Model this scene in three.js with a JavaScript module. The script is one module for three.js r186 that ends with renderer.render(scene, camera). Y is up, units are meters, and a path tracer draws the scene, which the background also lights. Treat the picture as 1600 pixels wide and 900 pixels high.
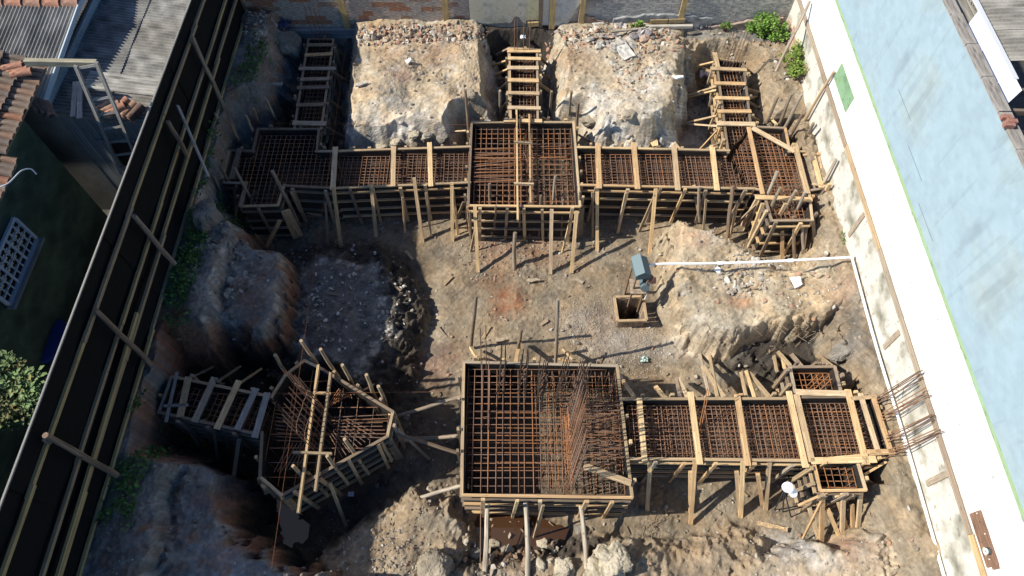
import * as THREE from 'three';
import { Sky } from 'three/addons/objects/Sky.js';
import { ImprovedNoise } from 'three/addons/math/ImprovedNoise.js';
import { mergeGeometries, mergeVertices } from 'three/addons/utils/BufferGeometryUtils.js';

// ---------------------------------------------------------------- camera, sky, sun, exposure
const scene = new THREE.Scene();
const FPX = 1066, CAMH = 15, PITCH = Math.PI / 3;
const camera = new THREE.PerspectiveCamera(2 * Math.atan(450 / FPX) * 180 / Math.PI, 16 / 9, 0.1, 2000);
camera.position.set(0, CAMH, CAMH / Math.tan(PITCH));
camera.lookAt(0, 0, 0);
const renderer = new THREE.WebGLRenderer({ antialias: true });
renderer.toneMapping = THREE.LinearToneMapping;
renderer.toneMappingExposure = 1.42;
renderer.shadowMap.enabled = true;
const sunDir = new THREE.Vector3(-0.754, 0.655, 0.055).normalize();
const sky = new Sky(); sky.name = 'sky'; sky.userData.kind = 'structure';
sky.scale.setScalar(1500);
sky.material.uniforms.sunPosition.value.copy(sunDir);
sky.material.uniforms.turbidity.value = 2.5; sky.material.uniforms.rayleigh.value = 1.2;
sky.material.uniforms.mieCoefficient.value = 0.004;
scene.add(sky);
scene.environmentIntensity = 0.14;
const sun = new THREE.DirectionalLight(new THREE.Color(1, 0.94, 0.82), 5);
sun.position.copy(sunDir).multiplyScalar(60); sun.castShadow = true;
Object.assign(sun.shadow.camera, { left: -20, right: 20, top: 20, bottom: -20, near: 1, far: 150 });
sun.shadow.mapSize.set(4096, 4096);
scene.add(sun); scene.add(sun.target);

// ---------------------------------------------------------------- helpers
const V = (x, y, z) => new THREE.Vector3(x, y, z);
let seed = 20240611;
const rnd = () => { seed = (seed * 1664525 + 1013904223) >>> 0; return seed / 4294967296; };
const rr = (a, b) => a + (b - a) * rnd();
const clamp = (x, a, b) => Math.min(b, Math.max(a, x));
const sstep = (a, b, x) => { const t = clamp((x - a) / (b - a), 0, 1); return t * t * (3 - 2 * t); };
const mix = (a, b, t) => a + (b - a) * t;
const PN = new ImprovedNoise();
const n2 = (x, z, s = 0) => PN.noise(x + 17.3 * s + 100.1, z - 9.7 * s + 50.7, s * 3.1 + 0.37);
const fbm3 = (x, y, z, o = 4) => { let v = 0, a = 0.5; for (let i = 0; i < o; i++) { v += a * PN.noise(x + i * 7.3, y - i * 3.1, z + i * 5.7); x *= 2.03; y *= 2.03; z *= 2.03; a *= 0.55; } return v; };
const fbm = (x, z, o = 4, s = 0) => { let v = 0, a = 0.5; for (let i = 0; i < o; i++) { v += a * n2(x, z, s + i); x *= 2.03; z *= 2.03; a *= 0.5; } return v; };
const ct = Math.cos(PITCH), st = Math.sin(PITCH), C0 = camera.position.clone();
// sight line through a point of the survey photograph, met with a level h, a plane x = X or z = Z
const ray = (px, py) => V(px - 800, -st * FPX - ct * (py - 450), -ct * FPX + st * (py - 450));
const P = (px, py, h = 0) => { const d = ray(px, py); return C0.clone().addScaledVector(d, (h - C0.y) / d.y); };
const PX = (px, py, X) => { const d = ray(px, py); return C0.clone().addScaledVector(d, (X - C0.x) / d.x); };
const PZ = (px, py, Z) => { const d = ray(px, py); return C0.clone().addScaledVector(d, (Z - C0.z) / d.z); };

const used = {};
const numbered = n => { const k = used[n] = (used[n] ?? -1) + 1; return k ? n + '_' + String(k).padStart(3, '0') : n; };
const ORD = ['first', 'second', 'third', 'fourth', 'fifth', 'sixth', 'seventh', 'eighth', 'ninth', 'tenth', 'eleventh', 'twelfth', 'thirteenth', 'fourteenth', 'fifteenth', 'sixteenth'];
const things = [];
function tag(o, label, category, group, kind) { o.userData.label = label; if (category) o.userData.category = category; if (group) o.userData.group = group; if (kind) o.userData.kind = kind; return o; }
function thing(name, label, category, group) {
  const g = new THREE.Group(); g.name = numbered(name); scene.add(g); things.push(g);
  return tag(g, label, category, group);
}
function settle() {   // put every thing's origin at its base
  scene.updateMatrixWorld(true);
  for (const g of things) {
    const b = new THREE.Box3().setFromObject(g); const c = b.getCenter(V(0, 0, 0)); c.y = b.min.y;
    g.position.copy(c); for (const k of g.children) k.position.sub(c);
  }
  scene.traverse(o => { if (o.isMesh && o !== sky) { o.castShadow = true; o.receiveShadow = true; } });
}
function mesh(name, geo, mat, parent = scene) {
  const m = new THREE.Mesh(geo, mat); m.name = parent === scene ? numbered(name) : name; parent.add(m); return m;
}
const struct = (name, geo, mat) => { const m = mesh(name, geo, mat); m.userData.kind = 'structure'; return m; };

// ---------------------------------------------------------------- textures
function dataTex(w, h, fn, srgb = true) {
  const d = new Uint8Array(w * h * 4);
  for (let y = 0; y < h; y++) for (let x = 0; x < w; x++) {
    const c = fn(x / w, y / h, x, y), i = (y * w + x) * 4;
    d[i] = clamp(c[0], 0, 1) * 255; d[i + 1] = clamp(c[1], 0, 1) * 255; d[i + 2] = clamp(c[2], 0, 1) * 255; d[i + 3] = 255;
  }
  const t = new THREE.DataTexture(d, w, h, THREE.RGBAFormat);
  t.wrapS = t.wrapT = THREE.RepeatWrapping; t.magFilter = THREE.LinearFilter; t.minFilter = THREE.LinearMipmapLinearFilter; t.generateMipmaps = true;
  if (srgb) t.colorSpace = THREE.SRGBColorSpace; t.needsUpdate = true; return t;
}
// periodic value noise for tiling textures
const lat = Array.from({ length: 4096 }, () => rnd());
const vper = (x, y, p, s) => {
  const xi = Math.floor(x), yi = Math.floor(y), fx = x - xi, fy = y - yi, u = fx * fx * (3 - 2 * fx), v = fy * fy * (3 - 2 * fy);
  const L = (a, b) => lat[((((a % p) + p) % p) * 131 + (((b % p) + p) % p) * 517 + s * 977) & 4095];
  return mix(mix(L(xi, yi), L(xi + 1, yi), u), mix(L(xi, yi + 1), L(xi + 1, yi + 1), u), v);
};
const fper = (u, v, p, o, s) => { let r = 0, a = 0.5; for (let i = 0; i < o; i++) { r += a * vper(u * p, v * p, p, s + i); p *= 2; a *= 0.5; } return r; };
const soilBump = dataTex(1024, 1024, (u, v) => { const k = fper(u, v, 18, 6, 3), q = Math.abs(fper(u, v, 40, 4, 9) - 0.5) * 2; const b = k * 0.75 + (1 - q) * 0.3; return [b, b, b]; }, false);
const soilMap = dataTex(1024, 1024, (u, v) => {
  const k = fper(u, v, 6, 8, 5), g = vper(u * 220, v * 220, 220, 31), f = fper(u, v, 40, 4, 12);
  let b = 0.84 + (k - 0.5) * 0.2 + (f - 0.5) * 0.26; if (g > 0.93) b += 0.14; if (g < 0.06) b -= 0.14;
  return [b * 1.01, b, b * 0.985];
});
const woodMap = dataTex(128, 512, (u, v) => {
  const w = fper(u, v, 3, 4, 2) * 0.35, s = vper((u + w * 0.12) * 26, v * 3, 26, 8), s2 = vper(u * 60, v * 8, 60, 15), st2 = fper(u, v, 4, 5, 21);
  let b = 0.86 + (s - 0.5) * 0.26 + (s2 - 0.5) * 0.18 + (st2 - 0.5) * 0.42;
  for (const [ku, kv] of [[0.3, 0.2], [0.7, 0.55], [0.45, 0.85]]) { const d = Math.hypot((u - ku) * 1, (v - kv) * 5); if (d < 0.09) b -= 0.4 * (1 - d / 0.09); }
  return [b, b * 0.985, b * 0.96];
});
const rustMap = dataTex(64, 256, (u, v) => { const k = fper(u, v, 8, 5, 41); return [0.6 + k * 0.7, 0.56 + k * 0.68, 0.52 + k * 0.68]; });
const plasterMap = dataTex(512, 512, (u, v) => {
  const k = fper(u, v, 4, 7, 51), g = fper(u, v, 20, 5, 57), h = fper(u, v, 3, 4, 66);
  let b = 0.97 - Math.max(0, 0.42 - k) * 0.6 - (g > 0.62 ? (g - 0.62) * 1.0 : 0);
  return [b, b * (1 - Math.max(0, h - 0.55) * 0.12), b * (1 - Math.max(0, h - 0.5) * 0.3)];
});
const stainMap = dataTex(512, 512, (u, v) => {
  const k = fper(u, v, 5, 7, 151), g = fper(u, v, 26, 5, 157), d = Math.max(0, 0.5 - k) * 1.2 + (g > 0.6 ? (g - 0.6) * 1.0 : 0), b = 0.97 - d;
  return [b, b * 0.99 , b * (0.97 - d * 0.15)];
});
const concMap = dataTex(512, 512, (u, v) => { const k = fper(u, v, 5, 7, 71), g = vper(u * 160, v * 160, 160, 77); const b = 0.84 + (k - 0.5) * 0.6 + (g - 0.5) * 0.14; return [b, b * 0.99, b * 0.97]; });
const streakMap = dataTex(512, 512, (u, v) => {   // paint washed down by rain: streaks run down the wall
  const s = fper(u * 1, v * 0.12 + 0.3, 14, 5, 81), d = vper(u * 40, v * 2, 40, 86), m = fper(u, v, 3, 5, 88), f = fper(u, v, 24, 4, 95);
  const dirt = Math.max(0, s - 0.52) * 0.34 * sstep(0.4, 0.65, m) + Math.max(0, 0.4 - m) * 0.08;
  const b = 0.95 - dirt - (d > 0.8 ? 0.03 : 0) + (f - 0.5) * 0.1;
  return [b + Math.max(0, m - 0.55) * 0.12, b, b - Math.max(0, m - 0.56) * 0.14];
});
const rep = (t, x, y) => { const c = t.clone(); c.repeat.set(x, y); c.needsUpdate = true; return c; };

// ---------------------------------------------------------------- materials (linear base colours)
const M = (r, g, b, o = {}) => new THREE.MeshStandardMaterial({ color: new THREE.Color().setRGB(r, g, b), roughness: 0.9, ...o });
const W = (r, g, b) => M(r, g, b, { map: woodMap, bumpMap: woodMap, bumpScale: 0.004, roughness: 0.85 });
const newWood = [W(0.80, 0.55, 0.29), W(0.70, 0.46, 0.24), W(0.86, 0.62, 0.34), W(0.62, 0.45, 0.27), W(0.74, 0.56, 0.36)];
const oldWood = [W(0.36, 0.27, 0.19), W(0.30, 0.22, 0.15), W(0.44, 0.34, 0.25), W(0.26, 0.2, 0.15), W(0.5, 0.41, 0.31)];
const midWood = [W(0.5, 0.37, 0.22), W(0.58, 0.43, 0.26), W(0.44, 0.33, 0.21)];
const poleWood = [W(0.34, 0.27, 0.2), W(0.42, 0.34, 0.26), W(0.28, 0.2, 0.14), W(0.5, 0.43, 0.34)];
const bambooWood = [W(0.62, 0.46, 0.21), W(0.54, 0.4, 0.2), W(0.46, 0.35, 0.21)];
const greyWood = [W(0.42, 0.4, 0.37), W(0.34, 0.32, 0.3)];
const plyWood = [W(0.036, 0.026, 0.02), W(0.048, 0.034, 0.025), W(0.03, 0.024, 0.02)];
const pick = a => a[Math.floor(rnd() * a.length)];
const rust = [M(0.235, 0.142, 0.094, { map: rustMap, roughness: 0.8 }), M(0.28, 0.152, 0.088, { map: rustMap, roughness: 0.8 }), M(0.2, 0.14, 0.11, { map: rustMap, roughness: 0.8 })];
const steelDark = M(0.085, 0.066, 0.052, { map: rustMap, roughness: 0.7 });
const rustOrange = M(0.38, 0.175, 0.07, { map: rustMap, roughness: 0.85 });
const blackPlastic = new THREE.MeshPhysicalMaterial({ color: new THREE.Color().setRGB(0.011, 0.0105, 0.0095), specularIntensity: 0.25, roughness: 0.95, side: THREE.DoubleSide, bumpMap: soilBump, bumpScale: 0.01 });
const pvcWhite = M(0.85, 0.85, 0.84, { roughness: 0.4 });
const leafM = (r, g, b) => M(r, g, b, { roughness: 0.9, side: THREE.DoubleSide, vertexColors: true });

// ---------------------------------------------------------------- pieces of timber and steel
const boxG = new THREE.BoxGeometry(1, 1, 1);
const poleGeos = [0, 1, 2, 3].map(k => {
  const g = new THREE.CylinderGeometry(0.86, 1, 1, 8, 7), p = g.attributes.position;
  for (let i = 0; i < p.count; i++) { const y = p.getY(i); p.setX(i, p.getX(i) * (1 + 0.1 * n2(y * 5, k * 7)) + 0.55 * n2(y * 2.3, 3 + k * 11)); p.setZ(i, p.getZ(i) * (1 + 0.1 * n2(y * 5, 5 + k * 7)) + 0.55 * n2(y * 2.3, 31 + k * 11)); }
  g.computeVertexNormals(); return g;
});
const barG = new THREE.CylinderGeometry(1, 1, 1, 5, 1, true);
const UPV = V(0, 1, 0);
function frameOf(a, b, nrm) {
  const y = b.clone().sub(a).normalize(); let z = nrm.clone().addScaledVector(y, -nrm.dot(y));
  if (z.lengthSq() < 1e-6) z = V(0.3, 0, 1).addScaledVector(y, -y.z); z.normalize();
  const x = y.clone().cross(z); return new THREE.Matrix4().makeBasis(x, y, z);
}
function board(parent, name, a, b, w, t, nrm = UPV, mat = pick(newWood)) {   // a sawn piece from a to b, w wide, t thick along nrm
  const m = mesh(name, boxG, mat, parent); m.quaternion.setFromRotationMatrix(frameOf(a, b, nrm));
  m.position.copy(a).add(b).multiplyScalar(0.5); m.scale.set(w, a.distanceTo(b), t); return m;
}
function pole(parent, name, a, b, r, mat = pick(poleWood)) {
  const m = mesh(name, pick(poleGeos), mat, parent); m.quaternion.setFromUnitVectors(UPV, b.clone().sub(a).normalize());
  m.rotateY(rr(0, 6)); m.position.copy(a).add(b).multiplyScalar(0.5); m.scale.set(r, a.distanceTo(b), r); return m;
}
function bar(parent, name, a, b, r, mat = pick(rust)) {
  const m = mesh(name, barG, mat, parent); m.quaternion.setFromUnitVectors(UPV, b.clone().sub(a).normalize());
  m.position.copy(a).add(b).multiplyScalar(0.5); m.scale.set(r, a.distanceTo(b), r); return m;
}
const mtx = new THREE.Matrix4(), qt = new THREE.Quaternion();
function barGeo(a, b, r) {
  qt.setFromUnitVectors(UPV, b.clone().sub(a).normalize());
  return barG.clone().applyMatrix4(mtx.compose(a.clone().add(b).multiplyScalar(0.5), qt, V(r, a.distanceTo(b), r)));
}
function boxGeo(a, b, w, t, nrm = UPV) {
  qt.setFromRotationMatrix(frameOf(a, b, nrm));
  return boxG.clone().applyMatrix4(mtx.compose(a.clone().add(b).multiplyScalar(0.5), qt, V(w, a.distanceTo(b), t)));
}
const tube = (pts, r, seg = 40, rad = 8) => new THREE.TubeGeometry(new THREE.CatmullRomCurve3(pts), seg, r, rad);
// ---------------------------------------------------------------- survey: outlines of the formworks (tops at level 1.4)
const HT = 1.4;
const FORMS = {
  backLeftStrip: { p: [[483, 62], [520, 62], [501, 201], [461, 201]], open: [2], hb: 0.15 },
  backMidStrip: { p: [[797, 76], [838, 78], [839, 189], [799, 189]], open: [2], hb: 0.1 },
  backRightStrip: { p: [[1120, 92], [1160, 98], [1172, 197], [1139, 238]], open: [2], hb: 0.2 },
  leftCap: { p: [[404, 202], [497, 202], [494, 237], [521, 237], [520, 293], [443, 289], [433, 320], [376, 321], [385, 286], [350, 284], [362, 236], [396, 237]], open: [3], hb: 0 },
  leftBeam: { p: [[524, 237], [734, 230], [734, 284], [522, 293]], open: [1, 3], hb: 0.1 },
  midCap: { p: [[738, 192], [895, 192], [905, 322], [733, 320]], open: [], hb: -0.05 },
  rightBeam: { p: [[903, 231], [1139, 236], [1176, 294], [908, 288]], open: [1, 3], hb: 0.1 },
  rightCap: { p: [[1173, 199], [1226, 201], [1233, 237], [1277, 239], [1288, 293], [1263, 297], [1268, 343], [1207, 344], [1193, 297], [1180, 294], [1144, 236]], open: [9, 10], hb: -0.05 },
  shortBeam: { p: [[269, 590], [417, 620], [400, 676], [250, 643]], open: [1], hb: 0.1 },
  pointedCap: { p: [[476, 565], [503, 578], [612, 644], [604, 681], [441, 772], [408, 744], [411, 676], [426, 620], [446, 588]], open: [6], hb: -0.05 },
  bigCap: { p: [[726, 567], [963, 573], [986, 776], [723, 772]], open: [], hb: -0.15 },
  frontBeam: { p: [[975, 625], [1236, 624], [1261, 718], [986, 715]], open: [1, 3], hb: 0.1 },
  endCap: { p: [[1241, 622], [1363, 621], [1390, 706], [1264, 718]], open: [3], hb: 0 },
  endCapBackBox: { p: [[1236, 575], [1303, 574], [1313, 613], [1244, 613]], open: [2], hb: 0.1 },
  endCapFrontBox: { p: [[1273, 722], [1339, 722], [1351, 764], [1283, 765]], open: [0], hb: 0.1 },
};
for (const f of Object.values(FORMS)) f.w = f.p.map(q => P(q[0], q[1], HT));
function sdPoly(w, x, z) {   // signed distance on the ground plan, positive inside
  let d = 1e9, ins = false;
  for (let i = 0, j = w.length - 1; i < w.length; j = i++) {
    const ax = w[j].x, az = w[j].z, bx = w[i].x, bz = w[i].z, ex = bx - ax, ez = bz - az;
    const t = clamp(((x - ax) * ex + (z - az) * ez) / (ex * ex + ez * ez), 0, 1), qx = x - ax - ex * t, qz = z - az - ez * t;
    d = Math.min(d, qx * qx + qz * qz);
    if ((az > z) !== (bz > z) && x < (bx - ax) * (z - az) / (bz - az) + ax) ins = !ins;
  }
  return (ins ? 1 : -1) * Math.sqrt(d);
}
// ---------------------------------------------------------------- the ground
const XF = -7.6, XW = 8, ZB = -8;                     // fence, right wall, back wall
const GX0 = -7.9, GX1 = 8.05, GZ0 = -8.15, GZ1 = 8.6, GS = 0.0265;
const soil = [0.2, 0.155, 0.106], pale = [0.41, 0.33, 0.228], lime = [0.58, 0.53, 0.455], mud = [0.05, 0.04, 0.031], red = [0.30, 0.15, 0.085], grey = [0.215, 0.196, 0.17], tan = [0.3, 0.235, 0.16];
const bluegrey = [0.235, 0.222, 0.2];
const PLAT = [   // outline in the photograph at its own level, level, width of the slope, colour of the top, colour of the face
  { p: [[548, 52], [560, 30], [745, 30], [750, 70], [754, 130], [747, 185], [722, 205], [690, 196], [640, 212], [600, 216], [566, 200], [550, 160]], h: 1.65, w: 0.85, c: pale, f: lime },
  { p: [[866, 110], [880, 30], [1062, 30], [1056, 75], [1048, 130], [1040, 158], [1005, 185], [930, 178], [885, 150]], h: 1.65, w: 0.85, c: pale, f: lime },
  { p: [[885, 175], [1030, 165], [1052, 195], [1055, 224], [1010, 222], [905, 222]], h: 0.9, w: 0.35, c: lime, f: lime },
  { p: [[1040, 30], [1260, 20], [1262, 190], [1215, 150], [1195, 95], [1160, 72], [1110, 70], [1075, 82]], h: 1.45, w: 1.0, c: tan, f: tan },
  { p: [[320, 120], [360, 20], [482, 22], [470, 66], [452, 80], [440, 120], [395, 150], [360, 200], [320, 220]], h: 1.5, w: 0.9, c: grey, f: mud },
  { p: [[470, 20], [560, 20], [560, 44], [470, 44]], h: 1.4, w: 0.3, c: grey, f: mud },
  { p: [[740, 20], [890, 20], [870, 40], [750, 40]], h: 1.2, w: 0.4, c: mud, f: mud },
  { p: [[275, 372], [345, 376], [425, 392], [432, 425], [420, 452], [425, 490], [405, 515], [380, 498], [330, 490], [295, 498], [255, 520], [240, 470], [262, 400]], h: 1.55, w: 0.5, c: grey, f: red, k: 0.45 },
  { p: [[200, 735], [258, 722], [325, 732], [345, 760], [328, 800], [350, 838], [395, 872], [430, 890], [500, 905], [520, 940], [60, 960], [150, 850]], h: 1.6, w: 0.38, c: bluegrey, f: red, k: 0.45 },
  { p: [[650, 800], [690, 815], [705, 930], [560, 960], [500, 930], [560, 870], [605, 830]], h: 0.42, w: 1.0, c: tan, f: tan },
  { p: [[560, 895], [980, 893], [1010, 940], [560, 960]], h: 0.42, w: 0.9, c: tan, f: mud },
  { p: [[455, 440], [505, 425], [570, 428], [585, 470], [585, 530], [560, 555], [500, 548], [448, 505]], h: 0.5, w: 1.5, c: [0.15, 0.135, 0.118], f: mud },
  { p: [[1062, 348], [1100, 364], [1165, 402], [1215, 426], [1278, 424], [1296, 345], [1345, 330], [1362, 478], [1300, 474], [1250, 484], [1180, 500], [1130, 510], [1093, 492], [1072, 458], [1064, 400]], h: 1.15, w: 0.55, c: pale, f: [0.36, 0.29, 0.2] },
  { p: [[1240, 150], [1262, 160], [1310, 300], [1335, 400], [1392, 560], [1440, 720], [1500, 960], [1455, 940], [1418, 800], [1385, 640], [1345, 530], [1320, 400], [1290, 300]], h: 1.4, w: 0.8, c: tan, f: tan },
  { p: [[1185, 872], [1240, 868], [1330, 872], [1400, 830], [1450, 790], [1510, 940], [1150, 960]], h: 0.95, w: 0.55, c: pale, f: tan },
  { p: [[1095, 515], [1180, 520], [1260, 500], [1345, 500], [1390, 590], [1320, 560], [1230, 545], [1130, 535]], h: 0.35, w: 0.7, c: mud, f: mud },
  { p: [[985, 872], [1060, 885], [1180, 870], [1180, 950], [960, 950]], h: 0.55, w: 0.9, c: tan, f: tan },
];
for (const q of PLAT) { q.w3 = q.p.map(a => P(a[0], a[1], q.h)); q.bb = new THREE.Box3().setFromPoints(q.w3).expandByScalar(q.w + 0.8); }
const sumpW = [[964, 466], [1002, 465], [1007, 497], [968, 498]].map(a => P(a[0], a[1], 0.3));
const HOLES = [   // hollows that hold water, and the sump
  [[632, 640], [660, 612], [722, 612], [722, 745], [660, 742], [640, 700], 0.22], [[380, 735], [410, 720], [438, 775], [470, 820], [440, 835], [395, 800], 0.22],
  [[740, 812], [850, 815], [880, 838], [800, 872], [742, 858], 0.2], ];
const HOLEW = HOLES.map(a => ({ d: a[a.length - 1], w: a.slice(0, -1).map(q => P(q[0], q[1], 0)) }));
const SPOTS = [  // stains of the soil: px, py, level, radius in metres, colour, strength
  [790, 470, 0, 0.75, [0.24, 0.085, 0.035], 0.75], [770, 440, 0, 0.6, [0.22, 0.1, 0.05], 0.5], [775, 385, 0, 0.8, [0.22, 0.1, 0.06], 0.5], [850, 385, 0, 0.8, [0.22, 0.09, 0.05], 0.5],
  [930, 520, 0, 1.1, [0.33, 0.29, 0.26], 0.55], [1000, 530, 0, 0.9, [0.32, 0.29, 0.27], 0.5], [690, 570, 0, 0.8, [0.2, 0.11, 0.085], 0.6], [800, 830, 0, 1.0, [0.14, 0.06, 0.03], 0.7], [1010, 578, 0, 0.6, [0.09, 0.065, 0.042], 0.7], [1030, 590, 0, 0.5, [0.1, 0.06, 0.04], 0.6],
  [1145, 470, 1.15, 0.5, [0.33, 0.15, 0.08], 0.6], [1090, 375, 1.15, 0.5, [0.34, 0.2, 0.14], 0.5], [1120, 360, 1.15, 0.6, lime, 0.6], [1230, 392, 1.1, 0.6, lime, 0.5], [1300, 460, 1.15, 0.6, [0.33, 0.19, 0.13], 0.5],
  [620, 90, 1.65, 1.0, [0.33, 0.23, 0.165], 0.5], [690, 75, 1.65, 0.9, [0.3, 0.19, 0.14], 0.5], [640, 195, 1.65, 1.4, lime, 0.85], [575, 190, 1.6, 0.9, lime, 0.9], [700, 190, 1.5, 0.7, lime, 0.6], [625, 120, 1.65, 0.5, [0.34, 0.2, 0.14], 0.6],
  [960, 195, 1.3, 1.6, lime, 0.85], [1010, 130, 1.65, 1.1, lime, 0.6], [930, 150, 1.6, 0.8, lime, 0.6], [910, 90, 1.65, 0.8, [0.31, 0.2, 0.14], 0.5], [1080, 200, 0.8, 0.9, lime, 0.8],
  [350, 400, 1.55, 1.0, bluegrey, 0.8], [340, 460, 1.55, 0.8, lime, 0.2], [390, 420, 1.55, 0.7, lime, 0.2], [400, 470, 1.4, 0.5, red, 0.6], [250, 560, 1.3, 0.9, [0.26, 0.1, 0.05], 0.9], [235, 660, 1.3, 0.7, [0.26, 0.1, 0.05], 0.9], [290, 530, 0.8, 0.7, [0.2, 0.08, 0.04], 0.8],
  [300, 770, 1.6, 0.9, bluegrey, 0.8], [340, 860, 1.6, 0.7, lime, 0.25], [345, 790, 1.2, 0.5, [0.3, 0.13, 0.07], 0.8], [375, 860, 1.0, 0.6, [0.3, 0.13, 0.07], 0.8], [270, 830, 1.6, 0.4, [0.24, 0.12, 0.08], 0.5], [325, 320, 1.7, 0.7, lime, 0.6], [420, 110, 1.0, 0.6, lime, 0.6],
  [1260, 870, 0.95, 0.9, [0.4, 0.385, 0.37], 0.8], [1345, 860, 0.95, 0.6, [0.36, 0.2, 0.14], 0.6], [1440, 740, 1.0, 0.6, lime, 0.5], [1380, 770, 0.6, 0.8, [0.2, 0.165, 0.11], 0.6], [1330, 560, 0.4, 0.9, [0.13, 0.12, 0.11], 0.8], [1280, 530, 0.4, 0.8, [0.12, 0.105, 0.085], 0.7],
  [1120, 570, 0, 0.8, lime, 0.35], [1060, 545, 0, 0.6, lime, 0.4], [1085, 165, 0.2, 0.9, lime, 0.5], [1085, 215, 0.2, 0.7, lime, 0.5], [1100, 690, 0, 1.6, [0.2, 0.17, 0.12], 0.6], [1080, 790, 0, 0.9, [0.2, 0.17, 0.11], 0.5], [1100, 860, 0, 1.4, [0.245, 0.18, 0.12], 0.6], [1250, 250, 0.4, 0.8, mud, 0.4],
  [1330, 300, 0.9, 0.7, [0.3, 0.2, 0.13], 0.6],
].map(s => { const p = P(s[0], s[1], s[2]); return { x: p.x, z: p.z, r: s[3], c: s[4], k: s[5] }; });
const formW = Object.values(FORMS).map(f => { const bb = new THREE.Box3().setFromPoints(f.w).expandByScalar(1.4); return { w: f.w, bb }; });
const NX = Math.round((GX1 - GX0) / GS) + 1, NZ = Math.round((GZ1 - GZ0) / GS) + 1;
const HG = new Float32Array(NX * NZ);
const tg = new THREE.BufferGeometry();
{
  const pos = new Float32Array(NX * NZ * 3), col = new Float32Array(NX * NZ * 3), uv = new Float32Array(NX * NZ * 2), idx = [];
  for (let j = 0; j < NZ; j++) for (let i = 0; i < NX; i++) {
    const x = GX0 + i * GS, z = GZ0 + j * GS;
    const wx = 0.42 * fbm(x * 1.15, z * 1.15, 4, 1), wz = 0.1 * fbm(x * 6, z * 6, 3, 2), ridg = 1 - Math.abs(n2(x * 4, z * 4, 11)) * 2;
    const warp = wx + wz * 1.2, rag = 0.3 * fbm(x * 1.6, z * 1.6, 2, 71) + 0.3 * fbm(x * 4.2, z * 4.2, 3, 72);
    let h = 0, c = [...soil], steep = 0;
    const big = fbm(x * 0.55, z * 0.55, 3, 5);
    h += big * 0.2;
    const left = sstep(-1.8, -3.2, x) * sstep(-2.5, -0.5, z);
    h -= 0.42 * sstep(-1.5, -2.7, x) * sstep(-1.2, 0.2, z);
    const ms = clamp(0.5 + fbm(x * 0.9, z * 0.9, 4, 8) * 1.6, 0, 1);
    for (let k = 0; k < 3; k++) c[k] = mix(mix(c[k], pale[k], ms * 0.45), mud[k], clamp(left * 0.85 + (fbm(x * 2.2, z * 2.2, 3, 14) > 0.18 ? 0.3 : 0), 0, 1));  // left pit floor: wet mud, darkened further in colour to keep its shade deep
    // raised strip below the fence
    const put = (q, sd, lvl, w, top, face) => {
      const t = sstep(-w, 0, sd + (q?.k ? rag : warp)); if (t <= 0) return;
      const hh = lvl * t + sstep(0.3, 0.9, t) * fbm(x * 0.9, z * 0.9, 3, 20) * 0.34;
      if (hh > h) {
        const f = 1 - sstep(0.6, 1.0, t + fbm(x * 3.5, z * 3.5, 3, 29) * 0.7); const a = sstep(0.06, 0.3, t), rim = left * sstep(0.8, 0.92, t) * sstep(1.0, 0.97, t) * sstep(-0.1, 0.3, fbm(x * 4, z * 4, 3, 73)) * 0.6;
        for (let k = 0; k < 3; k++) { const v = mix(mix(top[k], mix(mix(face[k], mud[k], left), face[k], sstep(0.25, 0.75, t)), f), lime[k], rim); c[k] = mix(c[k], v, a); }  // left faces fade to mud downward: shadow on the pit wall painted in
        h = mix(h, hh, a); steep = Math.max(steep, t * (1 - t) * 4);
      }
    };
    put(null, -6.7 - x, 2.05, 0.5, grey, red);
    put(null, -7.55 - z, 1.45, 0.35, Math.abs(x - 0.3) < 1.5 ? mud : grey, mud);
    for (const q of PLAT) {
      if (x < q.bb.min.x || x > q.bb.max.x || z < q.bb.min.z || z > q.bb.max.z) continue;
      put(q, sdPoly(q.w3, x, z), q.h, q.w, q.c, q.f);
    }
    for (const q of formW) {   // dug out around every formwork
      if (x < q.bb.min.x || x > q.bb.max.x || z < q.bb.min.z || z > q.bb.max.z) continue;
      const d = -sdPoly(q.w, x, z) - 0.2 + wx * 0.6;
      if (x < 7.62 && x > -7.42 + 0.1 * n2(z * 3, 5)) { const nh = (x < -2.6 && z > 0 ? -0.35 : 0.02) + Math.max(0, d) * 2.6; if (d < -0.2) for (let k = 0; k < 3; k++) c[k] = mix(c[k], mud[k], 0.55); if (nh < h) { const k1 = clamp((h - nh) / 0.4, 0, 1) * left, k2 = sstep(0.2, 1.1, nh); for (let k = 0; k < 3; k++) c[k] = mix(c[k], mix(mud[k], red[k], k2), k1); h = nh; } }  // formwork interiors tinted darker to imitate unlit depth; left cuts darken downward
    }
    for (const q of HOLEW) { const s = sdPoly(q.w, x, z); if (s > -0.6) { const t = sstep(-0.55, 0.2, s + rag * 1.3); h = mix(h, h - q.d, t); for (let k = 0; k < 3; k++) c[k] = mix(c[k], mud[k] * 0.8, t * 0.6); } }
    for (const s of SPOTS) { const d = Math.hypot(x - s.x, z - s.z) / s.r + warp * 2.2 / s.r * 0.6; if (d < 1) { const t = s.k * sstep(1, 0.25, d) * clamp(0.75 + fbm(x * 3.5, z * 3.5, 3, 33) * 1.4, 0, 1); for (let k = 0; k < 3; k++) c[k] = mix(c[k], s.c[k], t); } }
    // crumbs, ruts and clods
    const rough = 0.38 + steep * 1.9 + clamp(fbm(x * 0.8, z * 0.8, 2, 40) * 2, 0, 1) + (h > 0.4 ? 0.25 : 0);
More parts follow.
